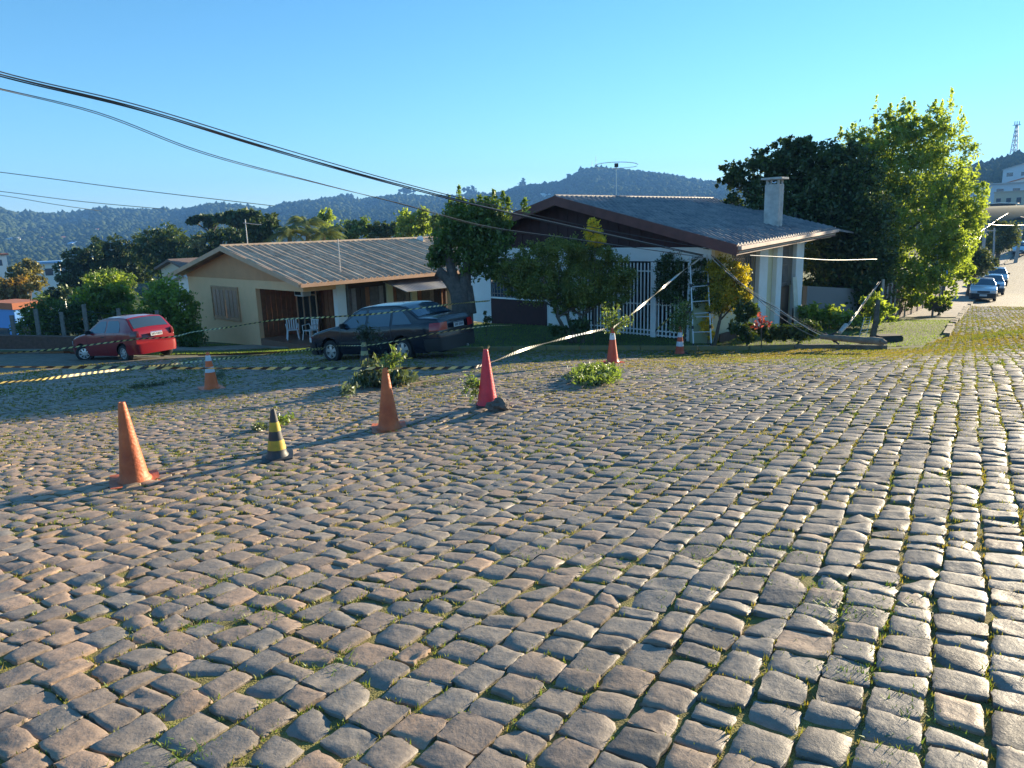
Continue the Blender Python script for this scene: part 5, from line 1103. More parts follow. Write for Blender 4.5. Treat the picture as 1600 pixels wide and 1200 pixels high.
# green meter box behind the ladder
q = up(1093, 513, 21.5); MB().box((q[0] - .26, q[1] - .1, q[2] - .5), (q[0] + .30, q[1] + .1, q[2] + .78)).build('box_body', mat('pale_green_box', (.36, .40, .26), .7), tb := thing('meter_box', (q[0], q[1], q[2] - .5), 'pale olive meter box standing behind the lower half of the ladder', 'box'), bevel=.01)
MB().box((q[0] - .2, q[1] - .115, q[2] - .4), (q[0] + .24, q[1] - .102, q[2] + .1)).build('box_door', mat('pale_green_box2', (.30, .34, .22), .7), tb)
def spline(pts, n=60):
    pts = np.asarray(pts, float); d_ = np.r_[0, np.cumsum(np.linalg.norm(np.diff(pts, axis=0), axis=1))]; t = np.linspace(0, d_[-1], n); out = np.empty((n, 3))
    k = len(pts); m_ = np.gradient(pts, d_, axis=0)
    i = np.clip(np.searchsorted(d_, t) - 1, 0, k - 2); h_ = (d_[i+1] - d_[i]); u = (t - d_[i]) / h_
    h00 = 2*u**3 - 3*u**2 + 1; h10 = u**3 - 2*u**2 + u; h01 = -2*u**3 + 3*u**2; h11 = u**3 - u**2
    return h00[:, None]*pts[i] + (h10*h_)[:, None]*m_[i] + h01[:, None]*pts[i+1] + (h11*h_)[:, None]*m_[i+1]
CABLE = mat('black_cable', (.03, .03, .032), .5); CABG = mat('grey_cable', (.22, .21, .20), .5); ROPE = mat('pale_cable', (.55, .54, .50), .5)
def wire(name, label, cat, px_pts, r_, m_, group=None, n=70, strands=1, gap=.03):
    P = spline([up(*a) for a in px_pts], n); o_ = thing(name, P[-1], label, cat, group) if strands > 1 else None
    tw = np.linspace(0, 20, n)
    for k in range(strands):
        Q = P.copy()
        if strands > 1: a = k * 2 * math.pi / strands; Q = Q + np.c_[np.cos(tw * .35 + a), np.zeros(n), np.sin(tw * .35 + a)] * gap
        b = MB().tube(Q, r_, 6)
        if strands > 1: b.build('strand', m_[k % len(m_)] if isinstance(m_, list) else m_, o_)
        else: tag(b.build(name, m_, loc=P[0]), label, cat, group)
wire('power_cable', 'thick black cable bundle crossing the sky from upper left down to the ladder top', 'cable', [(-60, 100, 11.2), (0, 117, 11.7), (200, 166, 12.9), (400, 226, 14.3), (640, 294, 16.2), (900, 356, 18.6), (1098, 399, 20.5)], .012, [CABLE, CABG], None, 80, 3, .02)
wire('power_cable', 'uppermost thin black cable just over the thick bundle in the sky', 'cable', [(-60, 94, 11.2), (0, 112, 11.7), (200, 160, 12.9), (400, 220, 14.3), (640, 289, 16.2), (900, 350, 18.6), (1112, 390, 20.5)], .010, CABLE)
wire('telephone_wire', 'twin thin wire sagging below the thick cable bundle', 'wire', [(-60, 125, 11.2), (0, 139, 11.7), (150, 176, 12.6), (300, 233, 13.6), (500, 287, 15.2), (640, 322, 16.4), (740, 350, 17.3), (900, 374, 18.8), (1098, 402, 20.5)], .0075, [CABLE, CABG], None, 80, 2, .016)
wire('telephone_wire', 'faint thin wire high over the far left hills', 'wire', [(-60, 262, 60), (0, 269, 60), (200, 295, 62), (430, 322, 66)], .035, CABG)
wire('telephone_wire', 'middle faint wire over the far left hills', 'wire', [(-60, 293, 60), (0, 299, 60), (120, 314, 61), (260, 327, 64)], .03, CABG)
wire('telephone_wire', 'lowest faint wire at the left, just above the hills', 'wire', [(-60, 299, 62), (0, 305, 62), (90, 320, 63), (160, 330, 65)], .028, CABG)
wire('fallen_cable', 'pale cable running level from the yellow-topped shrub into the big tree', 'cable', [(1172, 399, 20.3), (1230, 402, 21.5), (1290, 406, 23), (1370, 405, 25.5)], .012, ROPE)
wire('fallen_cable', 'twin dark and pale cables sloping from the shrub down to the fallen pole', 'cable', [(1112, 400, 20.4), (1140, 428, 20.2), (1172, 455, 20.1), (1230, 492, 20), (1270, 515, 19.9), (1303, 531, 19.8)], .009, [CABG, CABLE, ROPE], None, 60, 3, .04)
wire('fallen_cable', 'lower thin dark cable beside the sloping twin cables', 'cable', [(1168, 452, 20.1), (1205, 485, 20), (1245, 512, 19.9), (1279, 529, 19.9)], .009, CABG)
wire('fallen_cable', 'bundle of grey cables rising from the fallen pole into the big tree', 'cable', [(1306, 528, 19.8), (1318, 515, 20), (1345, 480, 21), (1374, 441, 22)], .010, [CABG, CABLE, ROPE], None, 50, 3, .03)
# fallen broken concrete pole with its bracket
fp = thing('fallen_pole', gz(1340, 538, 19.6), 'broken pale concrete pole lying on the kerb under the big trees, with tangled fittings', 'pole')
fc = mat('pole_concrete', (.30, .26, .20), .9, col2=(.15, .13, .11), scale=5, bump=.8)
a = G(1283, 533, .25); b_ = G(1378, 541, .16)
t = np.linspace(0, 1, 9)[:, None]; pts = a * (1 - t) + b_ * t + (0, 0, .12)
MB().tube(pts + rng.normal(0, .012, pts.shape), np.linspace(.07, .095, 9), 10).build('pole_shaft', fc, fp, smooth_=True)
MB().tube([pts[-1], pts[-1] + (pts[-1] - pts[-2]) * .45 - (0, 0, .03)], [.06, .045], 9).build('broken_end', fc, fp)
for k in range(7):
    q = up(1303 + 4 * k - 8, 529 + rng.normal() * 4, 19.7); e = q + rng.normal(0, .16, 3); e[2] = q[2] + rng.uniform(-.05, .16); MB().bar(q, e, .05, .03).build('bracket', DMET, fp)
MB().tube([up(1300, 523, 19.7), up(1306, 533, 19.6)], .07, 8).build('insulator', BLACKP, fp)
MB().tube([up(1312, 519, 19.8), up(1322, 508, 20)], [.05, .07], 8).build('splice_sleeve', mat('sleeve_grey', (.4, .4, .38), .4), fp)
# rebar cage standing by the trunk
rc = thing('rebar_cage', gz(1352, 530, 20.8), 'small standing cage of bent steel bars beside the tree trunk', 'wire cage')
for (xa, ya, xb, yb) in ((1341, 532, 1351, 495), (1351, 533, 1361, 494)): MB().tube([up(xa, ya, 20.8), up(xb, yb, 20.8)], .009, 5).build('upright', ALU, rc)
for k in range(8): 
    y = 528 - k * 4.6; MB().tube([up(1340 + (532 - y) * .25, y + 1.5, 20.8), up(1351 + (532 - y) * .25, y, 20.8)], .006, 4).build('stirrup', ALU, rc)
tag(MB().tube([gz(1361, 536, 20.9) - (0, 0, .1), up(1369, 500, 21), up(1372, 470, 21.2)], [.1, .08, .06], 8).build('tree_stake', BARK, loc=gz(1361, 536, 20.9)), 'dark leaning stake next to the steel cage', 'stake')
tag(MB().box(gz(1386, 530, 21) - (.35, .25, .1), gz(1386, 530, 21) + (.35, .25, .22)).build('stone_block', mat('dark_block', (.05, .05, .045), .9), loc=gz(1386, 530, 21), bevel=.03), 'dark block lying in the grass right of the stake', 'block')
# black and yellow barrier tape
TBLK = mat('tape_black', (.02, .02, .02), .35); TYEL = mat('tape_yellow', (.62, .52, .20), .35); TPALE = mat('tape_pale', (.78, .77, .68), .4)
def tape(label, px_pts, width=.07, stripe=.10, twists=.9, my=None, n=None):
    P = spline([up(*a) for a in px_pts], 400); L_ = np.r_[0, np.cumsum(np.linalg.norm(np.diff(P, axis=0), axis=1))]
    n = int(L_[-1] / (stripe * .25)) + 1; t = np.linspace(0, L_[-1], n); Q = np.stack([np.interp(t, L_, P[:, i]) for i in range(3)], 1)
    tg = np.gradient(Q, axis=0); tg /= np.linalg.norm(tg, axis=1)[:, None]; s_ = np.cross(tg, d3); s_ /= np.linalg.norm(s_, axis=1)[:, None]; u_ = np.cross(s_, tg)
    a = .75 * np.sin(t * twists * 3.1) + .3 * np.sin(t * .9); w_ = (s_ * np.sin(a)[:, None] + u_ * np.cos(a)[:, None]) * width / 2
    sh_ = tg * stripe * .35
    V = np.stack([Q - w_ - sh_, Q, Q + w_ + sh_], 1).reshape(-1, 3)
    f_ = []; mi = []
    for i in range(n - 1):
        for j in range(2): f_.append((i*3+j, i*3+j+1, (i+1)*3+j+1, (i+1)*3+j)); mi.append(int(t[i] / stripe) % 2)
    o_ = raw('barrier_tape', V, np.array(f_), [TBLK, my or TYEL], off=V[0]); o_.data.polygons.foreach_set('material_index', np.array(mi, np.int32))
    return tag(o_, label, 'barrier tape', 'striped barrier tapes round the closed area')
topE = np.array(gE.location) + (0, 0, .75)
tape('main striped tape stretched level behind the nearest orange cones to the red cone', [(-60, 572, 8.2), (0, 573, 8.3), (150, 574, 8.5), (330, 575.5, 8.7), (450, 575.5, 8.9), (605, 575.5, 9.0), (700, 575, 9.1), (742, 574, 9.15)], .036, .085, .9)
tape('pale twisted tape rising from the red cone to the orange cone with one white band', [(742, 574, 9.15), (770, 565, 9.6), (800, 553, 10.2), (850, 537, 11.6), (900, 524, 12.6), (945, 514, 13.5)], .038, .05, .9, TPALE)
tape('pale twisted tape rising steeply from the orange cone to the top of the ladder', [(958, 512, 13.6), (985, 492, 14.6), (1020, 463, 16.6), (1060, 429, 18.6), (1096, 402, 20.6)], .045, .055, .7, TPALE)
tape('sagging striped tape crossing the left street behind the white-banded cone', [(-60, 603, 8.5), (0, 598, 9), (60, 593, 9.8), (140, 583, 11.0), (210, 575, 12.2), (270, 569, 13.4), (330, 562, 14.6), (400, 556, 16), (460, 549, 17.4), (505, 545, 18.6)], .036, .075, .6)
tape('far striped tape passing before the red hatchback and the dark sedan', [(-60, 556, 18), (0, 552, 18.3), (60, 548, 18.6), (110, 543, 18.9), (155, 537, 19.2), (215, 530, 19.4), (270, 526, 19.6), (300, 519, 19.2), (360, 511, 18.6), (430, 500, 18), (520, 495, 17.2), (600, 489, 16.4), (660, 481, 16.2), (700, 476, 17), (765, 470, 20)], .038, .08, .6)
tape('low faint tape drooping across the door panels of the dark sedan', [(480, 546, 19), (520, 541, 18), (600, 536, 16.2), (680, 521, 16), (740, 512, 16.6), (800, 508, 19)], .02, .08, .5)
tape('short striped tape hanging on the gate left of the ladder', [(1024, 517, 20.6), (1040, 502, 20.4), (1052, 492, 20.2), (1078, 470, 20.1)], .05, .09, .8)
# thin ties at the red cone
tag(MB().tube([up(742, 573, 9.1), up(741, 582, 9.1), up(742, 592, 9.1)], .004, 4).build('tie_string', CABG, loc=up(742, 573, 9.1)), 'thin string hanging from the striped tape beside the red cone', 'string')
# leafy sprigs standing in cones, and heaps of cut branches on the street
SPR = leafmat('cut_leaf_green', (.06, .10, .025), (.17, .25, .05), .5, .08); SPD = leafmat('cut_leaf_dull', (.045, .065, .035), (.11, .15, .075), .4, .08)
def sprig(label, basept, tops, n_, sz, m_, spread=.05, asp=.35, name='leafy_branch', cat='branch', group=None, droop=.3):
    base = np.asarray(basept, float); t = thing(name, base, label, cat, group); b = MB(); Ps = []; Rs = []
    for tp in tops:
        tp = np.asarray(tp, float); s_ = spline([base, (base + tp) / 2 + rng.normal(0, .03, 3), tp], 14); b.tube(s_, np.linspace(.009, .003, 14), 5)
        m2 = n_ // len(tops); k = rng.random(m2) ** .7; idx = (k * 13).astype(int); q = s_[idx] + rng.normal(0, spread, (m2, 3)); Ps.append(q); Rs.append(rng.normal(.5, .25, m2))
    b.build('twig', mat('twig_bark', (.10, .07, .04), .9), t); V, f_, r2 = leafquads(np.concatenate(Ps), sz, np.concatenate(Rs), asp, droop)
    raw('leaf_cluster', V - base, f_, m_, parent=t, rnd=r2); return t
def ctop(c_, h_): return np.array(c_.location) + (0, 0, h_)
zc_ = lambda c_: proj(np.array(c_.location))[2]
e = zc_(gC); sprig('leafy sprig stuck upright in the top of the plain orange cone', ctop(gC, .70), [up(612, 540, e), up(617, 552, e), up(606, 556, e), up(640, 548, e)], 240, .062, SPR, .030)
e = zc_(gD); sprig('dry curled twig poking from the tip of the red cone', ctop(gD, .70), [up(753, 543, e), up(762, 548, e)], 14, .03, SPD, .012)
sprig('small leafy branch hanging low left of the red cone', up(748, 600, e), [up(728, 600, e), up(724, 615, e), up(735, 628, e), up(745, 620, e), up(732, 588, e)], 330, .055, SPR, .032)
e = zc_(gE); sprig('bushy leafy branch standing in the white-banded orange cone', ctop(gE, .70), [up(945, 478, e), up(965, 476, e), up(955, 490, e), up(972, 500, e), up(940, 495, e), up(985, 497, e)], 620, .075, SPR, .055)
e = zc_(gF); sprig('tall bushy branch standing in the small far cone beside the ladder', ctop(gF, .70), [up(1062, 465, e), up(1072, 472, e), up(1053, 485, e), up(1080, 490, e), up(1063, 490, e), up(1050, 505, e)], 900, .10, SPR, .09)
sprig('dull drooping branch standing in the dark pale-banded cone', ctop(gH, .68), [up(565, 515, zc_(gH)), up(588, 520, zc_(gH)), up(575, 528, zc_(gH)), up(600, 535, zc_(gH))], 380, .10, leafmat('cut_leaf_dark', (.02, .03, .018), (.05, .065, .035), .3, .05), .09)
def heap(label, outline, z_h, n_, sz, m_, droop=.3, zl=None):
    pts = [G(*a) for a in outline]; c_ = np.mean(pts, axis=0); t = thing('cut_branch_heap', c_, label, 'branches', 'heaps of cut branches on the street'); q = []
    tri = np.array(pts)
    w_ = rng.dirichlet(np.ones(len(tri)) * .55, n_); P = w_ @ tri; d_ = np.linalg.norm((P - c_)[:, :2], axis=1); dm = np.max(np.linalg.norm((tri - c_)[:, :2], axis=1))
    ht = z_h * np.clip(1 - (d_ / dm) ** 2, .12, 1) * (.7 + .5 * ynoise(P[:, 0], P[:, 1], .14, 2)); P[:, 2] = H(P[:, 0], P[:, 1]) + .01 + ht * rng.random(n_) ** .6
    V, f_, r2 = leafquads(P, sz, np.clip(rng.normal(.4, .25, n_) + .3 * ynoise(P[:, 0], P[:, 1], .1, 5), 0, 1), .36, droop); raw('leaf_cluster', V - c_, f_, m_, parent=t, rnd=r2)
    b = MB()
    for k in range(9):
        a = c_ + rng.normal(0, .12, 3) * (1, 1, 0); e_ = tri[rng.integers(0, len(tri))] * .9 + c_ * .1; a[2] = h1(a[0], a[1]) + z_h * .4; e_[2] = h1(e_[0], e_[1]) + .03; b.tube(spline([a, (a + e_) / 2 + (0, 0, .06), e_], 8), np.linspace(.012, .004, 8), 5)
    b.build('twig', BARK, t); return t
heap('bright green heap of cut leafy branches beside the white-banded orange cone', [(868, 600), (885, 580), (920, 572), (955, 580), (972, 596), (960, 606), (940, 610), (905, 612), (985, 584), (878, 608), (985, 600)], .20, 5200, .075, SPR)
hh = heap('dull green heap of cut branches lying behind the sprigged orange cone', [(545, 608), (560, 595), (590, 590), (630, 598), (650, 604), (600, 606), (535, 612), (668, 598)], .30, 2800, .12, SPD, .9)
sprig('pale drooping spray of leaves on top of the dull green heap', up(585, 590, 12.2), [up(575, 562, 12.2), up(585, 560, 12.2), up(597, 580, 12.2), up(570, 580, 12.2), up(592, 592, 12.2)], 420, .10, SPD, .055, droop=1)
sprig('dark bare branch trailing right from the dull green heap', G(640, 600, .12), [G(700, 592, .05), G(712, 590, .04), G(675, 600, .04), G(690, 588, .10)], 40, .06, SPD, .02)
sprig('small clump of dull leaves at the left end of the heap', G(548, 612, .1), [G(533, 612, .04), G(540, 608, .12), G(555, 606, .12)], 130, .10, SPD, .05)
for lb, ps_ in (('long dark twig lying in the shaded street', [(202, 605), (225, 600), (250, 599)]), ('second leafy twig lying in the shaded street', [(232, 602), (258, 596), (283, 592)]), ('leafy twig lying behind the shaded white-banded cone', [(338, 592), (348, 586), (352, 578)]),
                ('pale leaf spray on the sunlit stones behind the short black cone', [(436, 662), (444, 655), (456, 648)]), ('tiny green twig on the stones left of the short black cone tip', [(396, 668), (406, 666), (415, 664)])):
    sprig(lb, G(*ps_[0], .03), [G(*ps_[1], .08), G(*ps_[2], .05)], 150, .07, SPR if 'sunlit' in lb else SPD, .035)

# ================================================================== fence, low wall and distant buildings at the left
WOODG = mat('weathered_post', (.20, .18, .16), .9, var=.25); 
fn = thing('wire_fence', gz(100, 545, 28.5), 'wire fence on grey weathered posts behind the red hatchback', 'fence')
fpts = []
for (x, yt, yb) in [(20, 492, 536), (58, 482, 534), (97, 487, 532), (133, 475, 530), (186, 481, 528), (246, 484, 530)]:
    bb = gz(x + 4, yb, 28.3); tp_ = up(x, yt, 28.3); tp_[:2] = bb[:2] + (tp_[:2] - bb[:2]) * .4; MB().bar(bb - (0, 0, .4), tp_, .12, .12).build('fence_post', WOODG, fn); fpts.append((bb, tp_))
for k in range(len(fpts) - 1):
    for t in (.25, .45, .65, .85): 
        a = fpts[k][0] * (1 - t) + fpts[k][1] * t; b_ = fpts[k+1][0] * (1 - t) + fpts[k+1][1] * t; MB().tube([a, b_], .008, 4).build('fence_wire', DMET, fn)
def wallrun(name, label, cat, pts, h_, th, m_):
    g_ = [gz(*p) for p in pts]; b = MB()
    t = thing(name, g_[0], label, cat)
    for a, c_ in zip(g_[:-1], g_[1:]):
        d_ = (c_ - a)[:2]; d_ /= np.linalg.norm(d_); nn = np.array([-d_[1], d_[0]]) * th / 2
        P = [(*(a[:2] - nn), a[2] - 1), (*(c_[:2] - nn), c_[2] - 1), (*(c_[:2] + nn), c_[2] - 1), (*(a[:2] + nn), a[2] - 1), (*(a[:2] - nn), a[2] + h_), (*(c_[:2] - nn), c_[2] + h_), (*(c_[:2] + nn), c_[2] + h_), (*(a[:2] + nn), a[2] + h_)]
        MB().hexa(P).build('wall_section', m_, t)
wallrun('low_wall', 'low brown retaining wall under the wire fence at the left', 'wall', [(-60, 545, 27.6), (0, 545, 27.6), (60, 543, 27.6), (140, 542, 27.6)], .55, .25, mat('brown_wall', (.14, .075, .055), .9, var=.3))
wallrun('garden_wall', 'grey plastered wall glimpsed behind the shrubs right of the white house', 'wall', [(1254, 520, 27.6), (1300, 520, 28.5), (1345, 520, 29.5)], 1.2, .2, mat('grey_plaster', (.26, .24, .24), .9))
def building(name, label, cx_, cyb, z_, w_, d_, h_, wallm, roofm, deg=-46, roof='gable', win=(2, 1), group=None, pitch=.28, ov=.4, cat='house'):
    p = up(cx_, cyb, z_); gz_ = h1(p[0], p[1]); bz = min(gz_ - 1, p[2] - h_ - .5); fr = Fr(np.array([p[0], p[1], 0]), deg); top_ = p[2] + h_
    t = thing(name, (p[0], p[1], bz), label, cat, group)
    MB().box((-w_/2, 0, bz), (w_/2, d_, top_), fr).build('wall', wallm, t)
    if roof == 'gable':
        rh_ = w_ / 2 * pitch; P = []
        for v in (-ov, d_ + ov):
            P += [fr.p(-w_/2 - ov, v, top_ - ov * pitch), fr.p(0, v, top_ + rh_), fr.p(w_/2 + ov, v, top_ - ov * pitch)]
        Q = [np.array(q) + (0, 0, .18) for q in P]
        MB().add(P + Q, [(0, 1, 4, 3), (1, 2, 5, 4), (6, 9, 10, 7), (7, 10, 11, 8), (0, 6, 7, 1), (1, 7, 8, 2), (3, 4, 10, 9), (4, 5, 11, 10), (0, 3, 9, 6), (2, 8, 11, 5)]).build('roof', roofm, t)
        MB().add([fr.p(-w_/2, .05, top_), fr.p(w_/2, .05, top_), fr.p(0, .05, top_ + rh_ - .05), fr.p(-w_/2, .2, top_), fr.p(w_/2, .2, top_), fr.p(0, .2, top_ + rh_ - .05)], [(0, 1, 2), (5, 4, 3), (0, 3, 4, 1), (1, 4, 5, 2), (2, 5, 3, 0)]).build('gable', wallm, t)
    else: MB().box((-w_/2 - ov, -ov, top_), (w_/2 + ov, d_ + ov, top_ + .35), fr).build('roof', roofm, t)
    for i in range(win[0]):
        for j in range(win[1]):
            u = -w_/2 + w_ * (i + .5) / win[0]; zz = top_ - (j + .55) * 3.0; ww = w_ / win[0] * .22
            MB().box((u - ww, -.06, zz - .6), (u + ww, -.01, zz + .6), fr).build('window', GLASS, t)
    nv_ = max(1, int(d_ / 5))
    for i in range(nv_):
        v = d_ * (i + .5) / nv_; MB().box((-w_/2 - .05, v - .6, top_ - 2.1), (-w_/2 - .01, v + .6, top_ - .9), fr).build('window', GLASS, t)
        MB().box((w_/2 + .01, v - .6, top_ - 2.1), (w_/2 + .05, v + .6, top_ - .9), fr).build('window', GLASS, t)
    return t
WW = mat('far_white_wall', (.78, .76, .72), .8); WB = mat('far_beige_wall', (.62, .52, .40), .8); WBL = mat('far_blue_wall', (.10, .30, .68), .7); RT = mat('terracotta_roof', (.42, .14, .07), .8); RG = mat('grey_sheet_roof', (.42, .45, .48), .5); RBL = mat('blue_sheet_roof', (.22, .45, .75), .5); RBR = mat('brown_tile_roof', (.17, .12, .10), .8)
building('blue_building', 'bright blue low building at the left edge behind the fence', 2, 500, 40, 3.0, 1.6, .62, WBL, RT, -60, 'flat', win=(1, 1), ov=.1, cat='building')
building('white_building', 'tall white building behind the olive-brown tree at far left', 62, 440, 130, 4.2, 3.5, 3.2, WW, RBL, -30, 'flat', (2, 2), cat='building')
building('white_building', 'white multi-storey block cut off by the left edge of the photo', -14, 430, 150, 4, 3, 4.0, WW, RT, -40, 'flat', (2, 3), cat='building')
building('white_building', 'low white building between the two brown-leaved trees', 28, 430, 140, 5, 4, .3, WW, RG, -30, 'flat', (3, 1), cat='building')
building('far_house', 'dim white-walled house with dark roof just left of the beige gable', 272, 424, 58, 4.4, 6, .2, WB, RBR, -50, win=(1, 1))
building('far_house', 'white low house with pale roof peeping between the beige house and the yellow bush', 294, 440, 46, 2.6, 5, .1, WW, RG, -50, win=(1, 1))
rr3 = random.Random(5)
cols = [(WW, RT, 'white house with red roof'), (WB, RG, 'beige house with grey roof'), (WW, RG, 'white shed with pale roof'), (WW, RBL, 'white hall with blue roof'), (WB, RT, 'beige house with red roof')]
spots = [(12, 372, 420, 26, 2, 'at the left edge on the valley slope'), (60, 370, 430, 12, 0, 'above the olive-brown tree'), (95, 369, 430, 10, 0, 'near the foot of the dark far wood'), (112, 378, 380, 18, 3, 'long and blue-roofed in the valley'), (118, 386, 340, 10, 1, 'just above the dark spreading tree'), (138, 385, 345, 10, 4, 'right of its grey-roofed neighbour in the valley'), (70, 392, 300, 9, 2, 'low among the valley trees'),
         (150, 356, 560, 9, 0, 'below the brown fields'), (165, 353, 600, 9, 4, 'high under the left ridge'), (88, 403, 250, 14, 3, 'behind the white building'), (215, 376, 380, 9, 2, 'peeping over the broad dark tree'), (330, 370, 360, 9, 2, 'beside the araucaria trunk'),
         (535, 344, 700, 10, 0, 'far beyond the palm'), (525, 344, 720, 9, 2, 'tiny beyond the round tree'), (570, 341, 750, 12, 2, 'tiny between the tree tops'), (845, 303, 1400, 26, 2, 'on the high hill left of the antenna'), (40, 381, 350, 8, 4, 'near the left valley trees'), (175, 366, 460, 9, 1, 'among trees below the ridge'), (200, 362, 480, 8, 0, 'right of the brown fields')]
for (a, b_, z_, w2, ci, tail) in spots:
    wm, rm, nm = cols[ci]; gq = G(a, b_ + 6); zq = proj(gq)[2]; wq = w2 * .85 * zq / F; building('far_house', 'distant ' + nm + ' ' + tail, a, b_ + 4, zq, wq, wq * .7, zq * .0016, wm, rm, rr3.choice([-60, -40, -20, 20]), win=(2, 1), group='far houses in the valley')
# the built-up slope beyond the side street
building('beige_building', 'large plain beige building block on the slope above the side street', 1576, 312, 150, 6.5, 6, 1.4, WB, mat('tan_sheet_roof', (.55, .42, .32), .6), -20, 'flat', (3, 1), ov=.1, cat='building')
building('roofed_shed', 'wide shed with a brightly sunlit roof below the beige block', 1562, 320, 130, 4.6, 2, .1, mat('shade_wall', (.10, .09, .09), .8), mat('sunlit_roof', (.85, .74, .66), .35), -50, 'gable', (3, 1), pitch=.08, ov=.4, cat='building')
building('blue_building', 'pale blue low building behind the clipped street trees', 1548, 350, 120, 10, 6, .8, mat('pale_blue_wall', (.42, .55, .68), .7), RG, -50, 'flat', (3, 1), cat='building')
building('white_building', 'white building with long flat roof on the upper slope', 1550, 298, 175, 13, 8, 1.4, mat('bluish_wall', (.55, .64, .72), .7), RG, -55, 'flat', (4, 1), cat='building')
building('far_house', 'grey-roofed house at the right edge above the street', 1592, 356, 110, 5, 6, .8, mat('brownish_wall', (.25, .20, .18), .8), RBR, -50, win=(1, 1))
building('far_house', 'white house at the right edge high on the slope', 1598, 300, 180, 8, 8, 2.2, WW, RT, -50, win=(2, 1))
building('far_house', 'bluish white house at the right edge just below the wooded hill', 1600, 276, 240, 12, 9, 2.6, mat('bluish_wall2', (.6, .68, .76), .7), RG, -50, win=(3, 1))
building('blue_building', 'small bright blue wall glimpsed between the big tree and a street tree', 1487, 372, 70, 3, 4, .3, WBL, RG, -50, 'flat', (1, 1), cat='building')
# fence, bin and poles of the side street
sf = thing('board_fence', gz(1400, 505, 31), 'dark brown board fence with pale posts along the side pavement', 'fence')
fa = [gz(1374, 512, 28.5), gz(1400, 503, 32), gz(1440, 486, 39), gz(1475, 470, 47)]
fl = np.concatenate([np.linspace(fa[i], fa[i+1], 16, endpoint=False) for i in range(3)] + [[fa[3]]])
BF = mat('fence_board', (.07, .035, .035), .8, var=.3)
for i in range(len(fl) - 1):
    a, c_ = fl[i], fl[i+1]; dd_ = c_ - a; MB().bar(a + dd_ * .5 + (0, 0, .0), a + dd_ * .5 + (0, 0, 1.45 + .03 * math.sin(i * 3)), np.linalg.norm(dd_[:2]) * .86, .03, upv=(dd_[1], -dd_[0], 0)).build('fence_board', BF, sf)
    if i % 4 == 0: MB().bar(a + (0, 0, -.1), a + (0, 0, 1.6), .09, .09).build('fence_post', mat('pale_post', (.42, .38, .33), .8), sf)
q = gz(1455, 510, 33.8); bn = thing('litter_bin', q, 'dark square bin on a thin leg at the side pavement', 'bin')
MB().box((-.28, -.25, .45), (.28, .25, .95)).build('bin_box', BLACKP, bn, local=True, bevel=.02); MB().bar((0, 0, -.2), (0, 0, .46), .07, .07).build('leg', WOODG, bn, local=True)
PM = mat('utility_pole', (.40, .37, .34), .8)
def pole(label, px, yb, yt, z_, r_=.14, lean=0, arm=True):
    a = gz(px, yb, z_); b_ = up(px + lean, yt, z_); t = thing('utility_pole', a, label, 'utility pole', 'concrete utility poles of the side street'); MB().tube([a - (0, 0, .3), b_], [r_, r_ * .7], 8).build('shaft', PM, t)
    if arm: MB().bar(b_ - np.array([.8, -.3, .5]), b_ + np.array([.8, -.3, -.5]), .1, .1).build('crossarm', PM, t)
pole('leaning pale utility pole between the two clipped street trees', 1532, 430, 352, 66, .18, 8)
pole('slim utility pole in front of the farther clipped street tree', 1552, 422, 356, 72, .11, 2, False)
pole('pale utility pole at the right edge above the clipped trees', 1588, 396, 350, 84, .2, 10)
wire('street_cable', 'loose pale cables swinging from the leaning pole to the big tree', 'cable', [(1537, 356, 66), (1522, 372, 60), (1505, 382, 52), (1490, 386, 45), (1470, 396, 38)], .018, [ROPE, CABG], None, 50, 3, .16)
wire('street_cable', 'upper street cable dropping from the right toward the leaning pole', 'cable', [(1575, 333, 95), (1556, 345, 80), (1538, 360, 66), (1524, 385, 55), (1510, 400, 45)], .02, ROPE)
wire('street_cable', 'thin horizontal wire over the farther clipped street tree', 'cable', [(1540, 350, 66), (1570, 352, 75), (1640, 350, 90)], .02, CABG)
# lattice tower on the wooded hill
z_ = 880; tb2 = up(1583, 248, z_); lt = thing('lattice_tower', tb2 - (0, 0, 4), 'steel lattice communications tower on the hill at the right edge', 'tower')
TM = mat('tower_steel', (.30, .34, .38), .5, metal=.4); th_t = up(1586, 195, z_)[2] - tb2[2]; cc_ = np.array([tb2[0], tb2[1], 0]); zb_ = tb2[2] - 4
for i in range(4):
    a = math.pi / 4 + i * math.pi / 2; MB().bar(cc_ + (4.6 * math.cos(a), 4.6 * math.sin(a), zb_), cc_ + (1.1 * math.cos(a), 1.1 * math.sin(a), zb_ + th_t + 3), .75, .75).build('tower_leg', TM, lt)
for k in range(8):
    t0, t1 = k / 8, (k + 1) / 8; ra = 4.6 - 3.5 * t0; rb2 = 4.6 - 3.5 * t1
    for i in range(4):
        a = math.pi / 4 + i * math.pi / 2; b2 = a + math.pi / 2; MB().bar(cc_ + (ra * math.cos(a), ra * math.sin(a), zb_ + (th_t + 3) * t0), cc_ + (rb2 * math.cos(b2), rb2 * math.sin(b2), zb_ + (th_t + 3) * t1), .4, .4).build('brace', TM, lt)
MB().box(cc_ + (-3.2, -3.2, zb_ + th_t + 2.4), cc_ + (3.2, 3.2, zb_ + th_t + 3.0)).build('platform', TM, lt)
for x in (-2.8, 0, 2.8): MB().bar(cc_ + (x, 0, zb_ + th_t + 3), cc_ + (x, 0, zb_ + th_t + 7), .7, .7).build('antenna', TM, lt)
for px_, yt_, lb in ((931, 244, 'right and taller of two slim masts on the central hilltop'), (925, 252, 'left and shorter of two slim masts on the central hilltop')):
    a = up(px_, 266, 1640); tag(MB().tube([a - (0, 0, 6), up(px_, yt_, 1640)], .55, 5).build('radio_mast', TM, loc=a), lb, 'mast')
